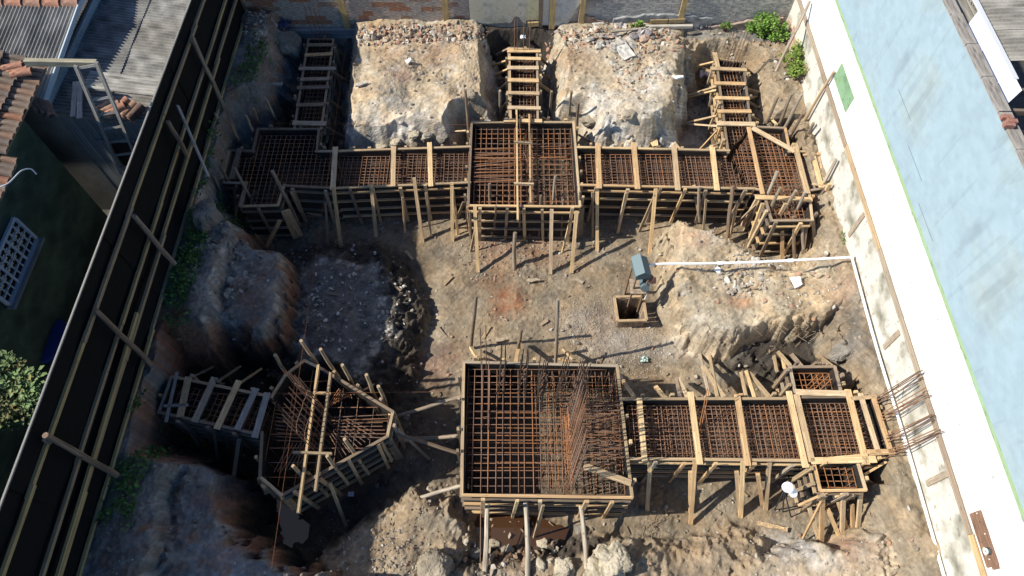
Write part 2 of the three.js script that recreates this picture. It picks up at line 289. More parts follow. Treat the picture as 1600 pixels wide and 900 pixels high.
    const ku = 0.75 * clamp((x + 0.3) / 1.3, -1, 1), hx = x + h * ku, hz = z - h * 0.9;
    h += rough * (0.055 * fbm(x * 3.1, z * 3.1, 3, 41) + 0.05 * fbm(hx * 8.5, hz * 8.5, 3, 44)) + steep * (0.09 * (ridg - 0.4) + 0.34 * fbm(hx * 2.4, hz * 2.4, 3, 46));
    h += Math.max(0, n2(x * 6.3, z * 6.3, 47) - 0.28) * 0.11 * rough + Math.max(0, n2(x * 13, z * 13, 48) - 0.3) * 0.05;
    const inS = sdPoly(sumpW, x, z); if (inS > -0.05) h = mix(h, -1.2, sstep(-0.02, 0.03, inS));
    const cr = 0.75 + 0.45 * left + 0.35 * clamp(steep + (h > 0.5 ? 0.4 : 0), 0, 1), fine = fbm3(x * 15, h * 15, z * 15, 2), mid = fbm3(x * 3.2, h * 4.5, z * 3.2, 4), strat = steep * n2((x + z) * 0.8, h * 9, 61); const v = 1 + cr * (0.46 * mid + 0.42 * fine) + 0.22 * strat + (fine > 0.33 ? 0.3 : 0);
    const hue = fbm3(x * 1.4 + 40, h * 1.4, z * 1.4, 3); c[0] *= 1 + 0.2 * hue; c[2] *= 1 - 0.26 * hue;
    const o = j * NX + i; HG[o] = h; pos[o * 3] = x; pos[o * 3 + 1] = h; pos[o * 3 + 2] = z; uv[o * 2] = (x + h * ku) / 2.6; uv[o * 2 + 1] = (z - h * 0.9) / 2.6;
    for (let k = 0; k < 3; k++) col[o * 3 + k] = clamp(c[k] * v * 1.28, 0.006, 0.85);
    if (i < NX - 1 && j < NZ - 1) idx.push(o, o + NX, o + 1, o + 1, o + NX, o + NX + 1);
  }
  tg.setAttribute('position', new THREE.BufferAttribute(pos, 3)); tg.setAttribute('color', new THREE.BufferAttribute(col, 3)); tg.setAttribute('uv', new THREE.BufferAttribute(uv, 2));
  tg.setIndex(idx); tg.computeVertexNormals();
}
const soilMat = new THREE.MeshStandardMaterial({ vertexColors: true, map: soilMap, roughness: 1, bumpMap: soilBump, bumpScale: 0.03 });
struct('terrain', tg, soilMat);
const ground = (x, z) => {
  const i = clamp((x - GX0) / GS, 0, NX - 1.001), j = clamp((z - GZ0) / GS, 0, NZ - 1.001), a = Math.floor(i), b = Math.floor(j), o = b * NX + a, u = i - a, v = j - b;
  return mix(mix(HG[o], HG[o + 1], u), mix(HG[o + NX], HG[o + NX + 1], u), v);
};
const G = (px, py) => { let p = P(px, py, 0.5); for (let k = 0; k < 14; k++) { const g = ground(p.x, p.z), h = p.y + (g - p.y) * 0.6; p = P(px, py, h); } return p; };   // where a sight line meets the soil
{ // land round the site, with an opening for the dig
  const s = new THREE.Shape([[-900, -900], [900, -900], [900, 900], [-900, 900]].map(a => new THREE.Vector2(...a)));
  s.holes.push(new THREE.Path([[GX0 + 0.02, GZ0 + 0.02], [GX0 + 0.02, GZ1 - 0.02], [GX1 - 0.02, GZ1 - 0.02], [GX1 - 0.02, GZ0 + 0.02]].map(a => new THREE.Vector2(...a))));
  const g = new THREE.ShapeGeometry(s); g.rotateX(Math.PI / 2); g.index.array.reverse(); g.computeVertexNormals();
  const u = g.attributes.uv; for (let i = 0; i < u.count; i++) u.setXY(i, g.attributes.position.getX(i) / 2.6, g.attributes.position.getZ(i) / 2.6);
  const gm = M(0.075, 0.07, 0.06, { map: soilMap, bumpMap: soilBump, bumpScale: 0.04, side: THREE.DoubleSide });
  const m = struct('ground', g, gm); m.position.y = 0.55;
}
{ // standing water in the hollows
  const wm = new THREE.MeshPhysicalMaterial({ color: new THREE.Color().setRGB(0.022, 0.019, 0.016), roughness: 0.05, specularIntensity: 1 });
  const wr = new THREE.MeshPhysicalMaterial({ color: new THREE.Color().setRGB(0.055, 0.026, 0.013), roughness: 0.05 });
  HOLEW.forEach((q, k) => {
    const c = q.w.reduce((a, b) => a.add(b), V(0, 0, 0)).multiplyScalar(1 / q.w.length);
    const sp = new THREE.CatmullRomCurve3(q.w, true), s = new THREE.Shape(sp.getPoints(60).slice(0, -1).map(p => { const f = 1.3 + 0.4 * n2(p.x * 2.2, p.z * 2.2, 90) + 0.25 * n2(p.x * 7, p.z * 7, 91); return new THREE.Vector2(c.x + (p.x - c.x) * f, c.z + (p.z - c.z) * f); }));
    const g = new THREE.ShapeGeometry(s); g.rotateX(Math.PI / 2); g.index.array.reverse(); g.computeVertexNormals();
    const m = struct('puddle', g, k > 1 ? wr : wm); m.position.y = (k < 2 ? -0.43 : 0) - q.d * 0.62; wm.side = wr.side = THREE.DoubleSide;
  });
}
// ---------------------------------------------------------------- black hoarding along the left
{
  const g = thing('site_hoarding', 'long black sheeted hoarding with timber rails and log posts along the left side', 'fence');
  const z0 = -7.95, z1 = 8.4, yb = 1.25, yt = z => 4.4 + (z + 5) * 0.015, n = 7;
  for (let i = 0; i < n; i++) { const a = mix(z0, z1, i / n), b = mix(z0, z1, (i + 1) / n) - 0.012, t = (yt(a) + yt(b)) / 2; const q = new THREE.PlaneGeometry(b - a + 0.16, t - yb, 26, 34); q.rotateY(Math.PI / 2); q.translate(XF - 0.035 + (i % 2) * 0.02, (yb + t) / 2, (a + b) / 2); const p = q.attributes.position; for (let k = 0; k < p.count; k++) { const y = p.getY(k), z = p.getZ(k); p.setX(k, p.getX(k) + 0.03 * fbm(y * 1.3 + i * 5, z * 1.3, 3, 80) + 0.016 * Math.sin(z * 7 + 2 * n2(y, z)) * n2(y * 1.5, z * 0.5, 82)); } q.computeVertexNormals(); mesh('panel', q, blackPlastic, g); }
  const rail = (y, dy, x, r, splits, off) => { for (let i = 0; i < splits; i++) { const a = mix(z0, z1, i / splits) + (i ? off : 0), b = mix(z0, z1, (i + 1) / splits) + (i < splits - 1 ? off + 0.22 : 0); const k = (i % 2) * 0.035;
    board(g, 'rail', V(x + k, y + dy * (a + 5) + (i % 2) * 0.03, a), V(x + k + rr(-0.015, 0.015), y + dy * (b + 5) + (i % 2) * 0.03, b), 0.075, 0.055, V(1, 0, 0), pick(bambooWood)); } };
  rail(4.02, 0.008, XF + 0.03, 0.04, 6, 0.3); rail(3.2, 0, XF + 0.03, 0.04, 6, -0.5); rail(2.84, 0, XF + 0.09, 0.04, 6, 0.1); rail(2.1, 0.005, XF + 0.03, 0.04, 5, 0.4);
  board(g, 'rail', V(XF + 0.13, 2.98, 2.3), V(XF + 0.12, 2.9, 7.5), 0.08, 0.05, V(1, 0, 0), bambooWood[0]);
  board(g, 'edge_strip', V(XF - 0.02, yt(z0) + 0.01, z0), V(XF - 0.02, yt(z1) + 0.01, z1), 0.03, 0.03, V(1, 0, 0), greyWood[0]);
  for (const [x0, y0, x1, y1] of [[68, 680, 184, 743], [150, 482, 236, 570], [210, 336, 272, 412], [300, 58, 366, 205], [262, 190, 292, 242]]) {
    const a = PX(x0, y0, XF + 0.17), b = PX(x1, y1, XF + 0.19); pole(g, 'post', b, a, 0.058, [poleWood[2], poleWood[0]][Math.floor(rnd() * 2)]); }
  board(g, 'raking_plank', PX(278, 165, XF + 0.2), PX(326, 276, XF + 0.9), 0.1, 0.03, V(1, 0, 0), greyWood[0]);
  board(g, 'cleat', PX(70, 684, XF + 0.1), PX(79, 690, XF + 0.1), 0.1, 0.06, V(1, 0, 0), poleWood[1]);
}
// ---------------------------------------------------------------- brick and block wall at the back
{
  const g = thing('back_wall', 'patched brick and block boundary wall with peeling plaster along the back', 'wall');
  const yT = 3.0, yB = 1.4, z = ZB;
  board(g, 'wall_core', V(XF - 0.2, (0.4 + yT) / 2, z - 0.142), V(8.25, (0.4 + yT) / 2, z - 0.142), yT - 0.4, 0.22, V(0, 0, 1), M(0.5, 0.46, 0.41, { map: concMap }));
  const brickM = [M(0.6, 0.525, 0.45, { map: concMap }), M(0.55, 0.49, 0.43, { map: concMap }), M(0.46, 0.25, 0.165, { map: concMap }), M(0.44, 0.31, 0.23, { map: concMap }), M(0.5, 0.26, 0.15, { map: concMap }), M(0.43, 0.38, 0.33, { map: concMap })];
  const blockM = [M(0.58, 0.55, 0.505, { map: concMap }), M(0.53, 0.505, 0.47, { map: concMap }), M(0.62, 0.585, 0.535, { map: concMap })];
  const X = px => PZ(px, 20, z).x;
  const xa = XF + 0.05, xb = X(733), xc = X(930), xd = 8.0;
  for (let c = 0; c < 10; c++) { const y = yB + 0.08 + c * 0.15; if (y > yT - 0.06) break;
    for (let x = xa + (c % 2 ? 0.15 : 0); x < xb - 0.05; x += 0.31) { const w = Math.min(0.303, xb - x); const cl = fbm(x * 0.9, y * 1.8, 3, 60); const m = brickM[cl > 0.08 ? (rnd() < 0.6 ? 2 : 4) : Math.floor(rnd() * 2) + (rnd() < 0.2 ? 3 : 0)] ?? brickM[0];
      if (w > 0.08) board(g, 'brick', V(x, y, z - 0.045 + rr(-0.003, 0.004)), V(x + w, y, z - 0.045 + rr(-0.003, 0.004)), 0.143, 0.05, V(0, 0, 1), m); } }
  for (let c = 0; c < 8; c++) { const y = 1.62 + 0.1 + c * 0.22; if (y > yT - 0.05) break;
    for (let x = xc + (c % 2 ? 0.2 : 0); x < xd - 0.05; x += 0.43) { const w = Math.min(0.418, xd - x); if (w > 0.1) board(g, 'block', V(x, y, z - 0.045 + rr(-0.005, 0.007)), V(x + w, y, z - 0.045 + rr(-0.005, 0.007)), 0.213, 0.05, V(0, 0, 1), pick(blockM)); } }
  // concrete beam at the foot
  board(g, 'footing_beam', V(xa, 1.3, z - 0.02), V(xb + 0.3, 1.32, z - 0.02), 0.3, 0.24, V(0, 0, 1), M(0.36, 0.37, 0.39, { map: concMap }));
  // plaster skins with broken lower edges
  const skin = (px0, px1, edge, m, th = 0.03, zz = z - 0.02) => { const x0 = X(px0), x1 = X(px1), s = new THREE.Shape(); s.moveTo(x0, yT); const n = 34;
    for (let i = 0; i <= n; i++) { const t = i / n, x = mix(x0, x1, t); s.lineTo(x + 0.04 * n2(x * 9, px0), edge(t) + 0.05 * n2(x * 5, 7 + px0) + 0.03 * n2(x * 17, 3)); } s.lineTo(x1, yT);
    const q = new THREE.ExtrudeGeometry(s, { depth: th, bevelEnabled: true, bevelSize: 0.008, bevelThickness: 0.008, bevelSegments: 1 }); q.translate(0, 0, zz); return mesh('plaster', q, m, g); };
  const cream = M(0.6, 0.56, 0.44, { map: plasterMap }), whitish = M(0.62, 0.6, 0.55, { map: plasterMap }), greyR = M(0.33, 0.335, 0.345, { map: concMap, bumpMap: soilBump, bumpScale: 0.02 });
  skin(734, 822, t => 1.62 + (t > 0.72 && t < 0.95 ? 0.28 * Math.sin((t - 0.72) / 0.23 * Math.PI) : 0) + (t < 0.06 ? 0.1 : 0), cream);
  skin(823, 841, t => 1.74, M(0.62, 0.57, 0.36, { map: plasterMap })); skin(848, 862, t => 1.55, whitish); skin(868, 905, t => 1.55 + Math.max(0, t - 0.5) * 1.5, whitish);
  const low = (px0, px1, y0, top, m, zz) => { const x0 = X(px0), x1 = X(px1), s = new THREE.Shape(); s.moveTo(x0, y0); s.lineTo(x1, y0); const n = 30; for (let i = n; i >= 0; i--) { const t = i / n, x = mix(x0, x1, t); s.lineTo(x, top(t) + 0.06 * n2(x * 4, 2) + 0.03 * n2(x * 14, 9)); } const q = new THREE.ExtrudeGeometry(s, { depth: 0.06, bevelEnabled: true, bevelSize: 0.012, bevelThickness: 0.012, bevelSegments: 1 }); q.translate(0, 0, zz); return mesh('render_patch', q, m, g); };
  low(960, 1115, 1.3, t => 1.78 + 0.15 * Math.sin(t * 3.1), greyR, z - 0.01); low(905, 968, 1.3, t => 1.95 - t * 0.45, M(0.36, 0.25, 0.19, { map: concMap }), z - 0.015);
  low(920, 955, 1.36, t => 1.52 + 0.14 * Math.sin(t * 3.1), whitish, z + 0.02); low(1100, 1225, 1.2, t => 1.5 + 0.35 * t, M(0.4, 0.3, 0.25, { map: concMap }), z + 0.02);
  for (const [px, w, m] of [[384, 0.14, 0], [538, 0.17, 1], [697, 0.16, 1], [863, 0.16, 1], [909, 0.15, 1], [1065, 0.15, 1], [845, 0.1, 0]]) { const x = X(px) + (px < 800 ? 0 : 0); board(g, 'timber_post', V(x, px === 1065 ? 1.8 : 1.45, z + 0.035), V(x + rr(-0.02, 0.02), yT - 0.02, z + 0.03), w, 0.06, V(0, 0, 1), m ? bambooWood[0] : oldWood[3]); }
  for (const [p0, p1, y] of [[1018, 1045, 1.72], [1047, 1072, 1.74], [825, 842, 1.62]]) board(g, 'lintel_piece', V(X(p0), y, z + 0.06), V(X(p1), y + 0.02, z + 0.06), 0.13, 0.06, V(0, 0, 1), bambooWood[1]);
}
// ---------------------------------------------------------------- tall white and blue wall at the right
{
  const g = thing('party_wall', 'tall neighbouring wall at the right, white below and pale blue above with a green line', 'wall');
  const z0 = -8.3, z1 = 9.4, L = z1 - z0;
  const slab = (name, y0, y1, x, t, m, za = z0, zb = z1) => { const q = new THREE.BoxGeometry(t, y1 - y0, zb - za); const k = mesh(name, q, m, g); k.position.set(x + t / 2, (y0 + y1) / 2, (za + zb) / 2); return k; };
  slab('wall_core', 0.3, 6.68, XW + 0.03, 0.2, M(0.5, 0.48, 0.45, { map: concMap }));
  slab('white_face', 2.62, 3.93, XW, 0.03, M(0.82, 0.81, 0.78, { map: rep(plasterMap, 6, 0.6) }));
  slab('dirty_plinth', 0.9, 2.62, XW - 0.012, 0.042, M(0.62, 0.59, 0.53, { map: rep(stainMap, 7, 0.7), bumpMap: rep(soilBump, 7, 0.7), bumpScale: 0.012 }));
  slab('green_line', 3.93, 4.02, XW - 0.006, 0.036, M(0.30, 0.42, 0.24, { map: rep(plasterMap, 6, 0.1) }));
  slab('blue_face', 4.02, 6.69, XW, 0.03, M(0.325, 0.42, 0.465, { map: rep(streakMap, 4.2, 1) }));
  // battens along the wall, in lengths
  for (let i = 0; i < 6; i++) board(g, 'batten', V(XW - 0.04 - (i % 2) * 0.004, 2.6 + (i % 2) * 0.012, mix(z0, z1, i / 6)), V(XW - 0.04 - (i % 2) * 0.004, 2.6 + rr(-0.02, 0.02), mix(z0, z1, (i + 1) / 6) - 0.01), 0.12, 0.03, V(1, 0, 0), [oldWood[4], oldWood[2], newWood[3], oldWood[4], oldWood[2], newWood[0]][i]);
  for (const [x0, y0, x1, y1] of [[1350, 335, 1326, 368], [1405, 519, 1381, 543], [1484, 738, 1448, 756]]) board(g, 'batten', PX(x0, y0, XW - 0.03), PX(x1, y1, XW - 0.03), 0.12, 0.03, V(1, 0, 0), oldWood[4]);
  const a = [[1316, 98], [1335, 153], [1322, 178], [1303, 123]].map(q => PX(q[0], q[1], XW)), zc = (a[0].z + a[1].z) / 2, yc = (a[0].y + a[2].y) / 2;
  slab('green_patch', a[2].y, a[0].y, XW - 0.01, 0.012, M(0.22, 0.36, 0.2, { map: rep(plasterMap, 0.6, 0.3) }), a[0].z, a[1].z);
  for (const k of [0, 1, 2]) { const p = PX(1408 + k * 16, 150 + k * 90, XW); slab('joint_crack', p.y - 0.008, p.y + 0.008, XW - 0.002, 0.003, M(0.16, 0.2, 0.22), p.z - 0.2, p.z + 0.7); }
  // rough coping, in pieces
  for (let i = 0; i < 22; i++) { const za = mix(z0, z1, i / 22), zb = mix(z0, z1, (i + 1) / 22) - 0.012; slab('coping_piece', 6.69, 6.73 + rr(0, 0.03), XW - rr(-0.015, 0.01), 0.19 + rr(-0.02, 0.02), M(0.36, 0.33, 0.3, { map: concMap }), za, zb); }
  // peeled bricks at the far end of the wall's foot
  const bm = [M(0.6, 0.42, 0.33, { map: concMap }), M(0.58, 0.38, 0.29, { map: concMap })];
  for (let r = 0; r < 4; r++) for (let k = 0; k < 7; k++) if (rnd() < 0.8 - r * 0.05) board(g, 'brick', V(XW - 0.002 + rr(-0.008, 0.01), 1.5 + r * 0.15, -7.9 + k * 0.31 + (r % 2) * 0.15), V(XW - 0.002, 1.5 + r * 0.15, -7.61 + k * 0.31 + (r % 2) * 0.15), 0.135, 0.06, V(1, 0, 0), pick(bm));
}
{ // brown meter board on the white face
  const g = thing('meter_board', 'brown wooden board with a round white dial fixed to the white wall', 'board');
  const q = [[1516, 803], [1534, 803], [1562, 885], [1545, 887]].map(a => PX(a[0], a[1], XW - 0.02));
  const za = q[0].z, zb = q[2].z, y = (q[0].y + q[1].y) / 2;
  board(g, 'back_board', V(XW - 0.025, y, za), V(XW - 0.025, y, zb - 0.02), 0.3, 0.03, V(1, 0, 0), W(0.3, 0.17, 0.11));
  board(g, 'corner_piece', V(XW - 0.025, y + 0.06, zb - 0.019), V(XW - 0.025, y + 0.06, zb + 0.03), 0.15, 0.03, V(1, 0, 0), W(0.3, 0.17, 0.11));
  const dz = mix(za, zb, 0.72); const c = new THREE.CylinderGeometry(0.062, 0.062, 0.05, 28); c.rotateZ(Math.PI / 2);
  const d = mesh('dial', c, M(0.06, 0.07, 0.06, { roughness: 0.4 }), g); d.position.set(XW - 0.065, y + 0.06, dz);
  const f = new THREE.CylinderGeometry(0.05, 0.05, 0.01, 28); f.rotateZ(Math.PI / 2); const ff = mesh('dial_face', f, M(0.75, 0.76, 0.68, { roughness: 0.3 }), d); ff.position.x = -0.027;
  const hb = new THREE.CylinderGeometry(0.012, 0.012, 0.012, 12); hb.rotateZ(Math.PI / 2); mesh('hub', hb, M(0.15, 0.15, 0.14), d).position.x = -0.036;
  const w = mesh('dial_base', c, M(0.7, 0.7, 0.6), g); w.scale.set(0.5, 1.05, 1.05); w.position.set(XW - 0.05, y - 0.01, dz - 0.01);
  for (const [t, dy] of [[0.04, 0.07], [0.42, 0.1], [0.85, 0.0]]) { const s = mesh('screw', new THREE.SphereGeometry(0.014, 8, 6), M(0.6, 0.52, 0.45), g); s.position.set(XW - 0.045, y + dy, mix(za, zb, t)); }
}
const halfTile = (a, b, h) => { const q = new THREE.CylinderGeometry(a, b, h, 10, 1, true, -Math.PI / 2, Math.PI); q.rotateX(-Math.PI / 2); q.rotateY(Math.PI / 2); return q; };   // axis along x, wide end at +x, arc up
// ---------------------------------------------------------------- corrugated sheets
function corrugated(parent, name, len, width, m, pitch = 0.095, amp = 0.02) {   // ridges run along x (len); waves along z (width)
  const n = Math.round(width / pitch) * 8, g = new THREE.PlaneGeometry(len, width, 6, n); g.rotateX(-Math.PI / 2); const p = g.attributes.position;
  const ph = rr(0, 6);
  for (let i = 0; i < p.count; i++) p.setY(i, amp * Math.sin(p.getZ(i) / pitch * Math.PI * 2) + 0.006 * n2(p.getX(i) * 2 + ph, p.getZ(i) * 2));
  const back = g.clone(); back.translate(0, -0.008, 0); back.index.array.reverse(); g.computeVertexNormals(); back.computeVertexNormals();
  return mesh(name, mergeGeometries([g, back]), m, parent);
}
const fibro = [M(0.30, 0.295, 0.28, { map: concMap }), M(0.36, 0.345, 0.315, { map: concMap }), M(0.26, 0.255, 0.24, { map: concMap }), M(0.42, 0.41, 0.385, { map: concMap })];
const roofGrp = 'neighbouring houses at the left';
{ // shed beside the hoarding: roof sheets with ridges across
  const g = thing('shed', 'plank shed with a weathered corrugated roof just behind the hoarding', 'shed', roofGrp);
  const x1 = -7.74, x0 = -10.1, zf = -1.95, zb = -8.2, y1 = 3.85, slope = Math.atan2(0.4, 2.36), rows = 6, L = 1.32;
  for (let j = 0; j < rows; j++) for (let i = 0; i < 2; i++) {
    const w = (zf - zb) / rows, s = corrugated(g, 'roof_sheet', L, w + 0.1, fibro[(j * 2 + i * 3) % 4]); s.rotation.z = -slope;
    const cx = i ? x1 - L / 2 * Math.cos(slope) : x1 - (L * 1.5 - 0.18) * Math.cos(slope); s.position.set(cx, y1 + (x1 - cx) * Math.tan(slope) + (i ? 0 : 0.02) + (j % 2) * 0.012, zb + w * (j + 0.5)); }
  { const s = corrugated(g, 'pale_sheet', 1.5, 0.5, M(0.5, 0.49, 0.46, { map: concMap })); s.rotation.z = -slope; s.position.set(-8.72, y1 + 0.98 * Math.tan(slope) + 0.05, -2.95); }
  board(g, 'gutter', V(x1 + 0.02, y1 - 0.02, zb), V(x1 + 0.02, y1 - 0.02, zf - 0.05), 0.1, 0.06, UPV, M(0.5, 0.5, 0.5));
  board(g, 'fascia', V(x0, 4.15, zf - 0.02), V(x1, 3.78, zf - 0.02), 0.12, 0.03, V(0, 0, 1), greyWood[1]);
  const blue = [W(0.27, 0.30, 0.34), W(0.24, 0.27, 0.31), W(0.3, 0.32, 0.36)];
  for (let i = 0; i < 13; i++) { const xa = mix(x0 + 0.1, x1 - 0.05, i / 13), w = (x1 - x0 - 0.15) / 13 - 0.01, door = i >= 4 && i <= 7; board(g, 'plank', V(xa + w / 2, door ? 3.15 : 0.5, zf - 0.12), V(xa + w / 2, y1 + (x1 - xa) * 0.17 - 0.1, zf - 0.12), w, 0.03, V(0, 0, 1), pick(blue)); }
  board(g, 'doorway_shade_panel', V(-9.0, 0.5, zf - 0.4), V(-9.0, 3.2, zf - 0.4), 1.2, 0.03, V(0, 0, 1), M(0.02, 0.02, 0.02));  // near-black sheet painted to stand for the unlit interior behind the doorway
  for (const x of [-9.42, -8.62]) board(g, 'door_jamb', V(x, 0.5, zf - 0.09), V(x, 3.2, zf - 0.09), 0.08, 0.06, V(0, 0, 1), blue[2]);
  board(g, 'door_head', V(-9.46, 3.2, zf - 0.085), V(-8.58, 3.2, zf - 0.085), 0.08, 0.05, V(0, 0, 1), blue[2]);
  board(g, 'side_wall', V(x1 - 0.1, 2.2, zb), V(x1 - 0.1, 2.2, zf - 0.15), 3.2, 0.05, V(1, 0, 0), greyWood[1]);
  board(g, 'side_wall', V(x0 + 0.1, 2.2, zb), V(x0 + 0.1, 2.2, zf - 0.15), 3.6, 0.05, V(1, 0, 0), greyWood[1]);
}
{ // second roof, ridges towards the camera
  const g = thing('low_house', 'small house with a corrugated roof and terracotta ridge in the far left corner', 'house', roofGrp);
  for (let i = 0; i < 3; i++) { const s = corrugated(g, 'roof_sheet', 2.9, 1.24, fibro[[3, 1, 3][i]], 0.088, 0.022); s.rotation.order = 'YXZ'; s.rotation.y = Math.PI / 2; s.rotation.z = 0.09; s.position.set(-10.25 - i * 1.2, 4.98 + (i % 2) * 0.014, -2.95); }
  for (let i = 0; i < 3; i++) { const s = corrugated(g, 'roof_sheet', 3, 1.24, fibro[(i + 1) % 3], 0.088, 0.022); s.rotation.order = 'YXZ'; s.rotation.y = Math.PI / 2; s.rotation.z = -0.12; s.position.set(-10.25 - i * 1.2, 4.92, -5.85); }
  const tc = M(0.42, 0.2, 0.13, { map: concMap }); const tc2 = M(0.36, 0.2, 0.14, { map: concMap, side: THREE.DoubleSide }); tc.side = THREE.DoubleSide; const rt = halfTile(0.12, 0.145, 0.46);
  for (let i = 0; i < 9; i++) { const t = mesh('ridge_tile', rt, i % 2 ? tc : tc2, g); t.position.set(-9.85 - i * 0.43, 5.06, -4.38); t.rotation.z = 0.03; }
  board(g, 'gable_wall', V(-9.72, 2.6, -7.2), V(-9.72, 2.6, -1.7), 4.3, 0.06, V(1, 0, 0), M(0.42, 0.47, 0.5, { map: concMap }));
  board(g, 'front_wall', V(-13.2, 2.6, -1.72), V(-9.72, 2.6, -1.72), 4.2, 0.06, V(0, 0, 1), M(0.2, 0.2, 0.19, { map: concMap }));
  board(g, 'barge_board', V(-9.62, 4.83, -1.55), V(-9.62, 5.1, -4.4), 0.12, 0.03, V(1, 0, 0), M(0.45, 0.5, 0.53));
  board(g, 'barge_board', V(-9.62, 5.1, -4.4), V(-9.62, 4.7, -7.3), 0.12, 0.03, V(1, 0, 0), M(0.45, 0.5, 0.53));
  g.children.forEach(c => c.position.add(V(-0.22, -0.32, -0.36)));
}
// ---------------------------------------------------------------- green house with tile roof
{
  const g = thing('tiled_house', 'dark green house with old clay tile roof and white barred window, left edge', 'house', roofGrp);
  const green = M(0.12, 0.16, 0.1, { map: rep(concMap, 3, 2) });
  board(g, 'wall', V(-10.25, 2.6, -1.5), V(-10.25, 2.6, 2.6), 4.4, 0.12, V(1, 0, 0), green); board(g, 'rear_wall', V(-10.25, 2.2, 2.6), V(-10.25, 2.2, 9), 3.7, 0.12, V(1, 0, 0), green);
  board(g, 'end_wall', V(-13.5, 2.6, -1.5), V(-10.31, 2.6, -1.5), 4.4, 0.1, V(0, 0, 1), green);
  const tm = [M(0.28, 0.205, 0.155, { map: concMap }), M(0.33, 0.24, 0.18, { map: concMap }), M(0.24, 0.185, 0.15, { map: concMap }), M(0.36, 0.22, 0.15, { map: concMap }), M(0.42, 0.2, 0.12, { map: concMap })];
  tm.forEach(m => m.side = THREE.DoubleSide);
  const tileG = [halfTile(0.072, 0.088, 0.46), halfTile(0.075, 0.086, 0.45)];
  const roof = (xe, ye, za, zb, nc, sl, skew) => {
    for (let c = 0; c < nc; c++) for (let z = za; z < zb; z += 0.165) {
      const t = mesh('tile', pick(tileG), tm[rnd() < 0.07 ? 4 : Math.floor(rnd() * 4)], g), x = xe - 0.2 - c * 0.36; t.rotation.order = 'YXZ'; t.rotation.z = -sl + 0.1 + rr(-0.03, 0.03); t.rotation.y = rr(-0.04, 0.04);
      t.position.set(x + rr(-0.015, 0.015) + (skew ?? 0) * (z - za), ye + (xe - x) * Math.tan(sl) + rr(0, 0.012), z + rr(-0.012, 0.012)); }
    const len = nc * 0.36 + 0.1; board(g, 'roof_deck', V(xe - 0.05, ye - 0.03, (za + zb) / 2), V(xe - len * 1, ye - 0.03 + (len - 0.05) * Math.tan(sl), (za + zb) / 2), zb - za, 0.03, V(Math.sin(sl), Math.cos(sl), 0), oldWood[1]);
    board(g, 'eave_board', V(xe - 0.1, ye - 0.04, za), V(xe - 0.1, ye - 0.04, zb), 0.1, 0.03, V(1, 0, 0), oldWood[2]); };
  roof(-9.72, 4.92, -2.5, -0.15, 8, 0.4); roof(-9.6, 4.72, -0.1, 1.75, 8, 0.38);
  // window: frame, bars, dark panes
  const wz0 = 0.5, wz1 = 2.1, wy0 = 2.95, wy1 = 3.72, wx = -10.16, wh = M(0.62, 0.64, 0.66, { roughness: 0.5 });
  const pane = board(g, 'window_glass', V(wx, (wy0 + wy1) / 2, wz0), V(wx, (wy0 + wy1) / 2, wz1), wy1 - wy0, 0.02, V(1, 0, 0), M(0.015, 0.018, 0.02, { roughness: 0.1 }));
  const fr = new THREE.Group(); fr.name = 'window'; g.add(fr);
  for (const y of [wy0, wy1]) board(fr, 'frame', V(wx + 0.05, y, wz0), V(wx + 0.05, y, wz1), 0.06, 0.06, V(1, 0, 0), wh);
  for (const z of [wz0, wz1]) board(fr, 'frame', V(wx + 0.05, wy0 + 0.03, z), V(wx + 0.05, wy1 - 0.03, z), 0.06, 0.058, V(1, 0, 0), wh);
  for (let i = 1; i < 4; i++) { const y = mix(wy0, wy1, i / 4); board(fr, 'bar', V(wx + 0.05, y, wz0), V(wx + 0.05, y, wz1), 0.025, 0.03, V(1, 0, 0), wh); }
  for (let i = 1; i < 9; i++) { const z = mix(wz0, wz1, i / 9); board(fr, 'bar', V(wx + 0.055, wy0, z), V(wx + 0.055, wy1, z), i % 3 ? 0.02 : 0.05, 0.03, V(1, 0, 0), wh); }
  board(g, 'sill', V(wx + 0.08, wy0 - 0.06, wz0 - 0.06), V(wx + 0.08, wy0 - 0.06, wz1 + 0.06), 0.05, 0.16, V(1, 0, 0), greyWood[0]);
  const cord = mesh('cable', tube([P(-20, 297, 5.3), P(10, 288, 5.3), P(35, 266, 5.2), P(48, 264, 5.1), P(57, 272, 4.9)], 0.012, 30, 6), M(0.6, 0.62, 0.64), g);
}
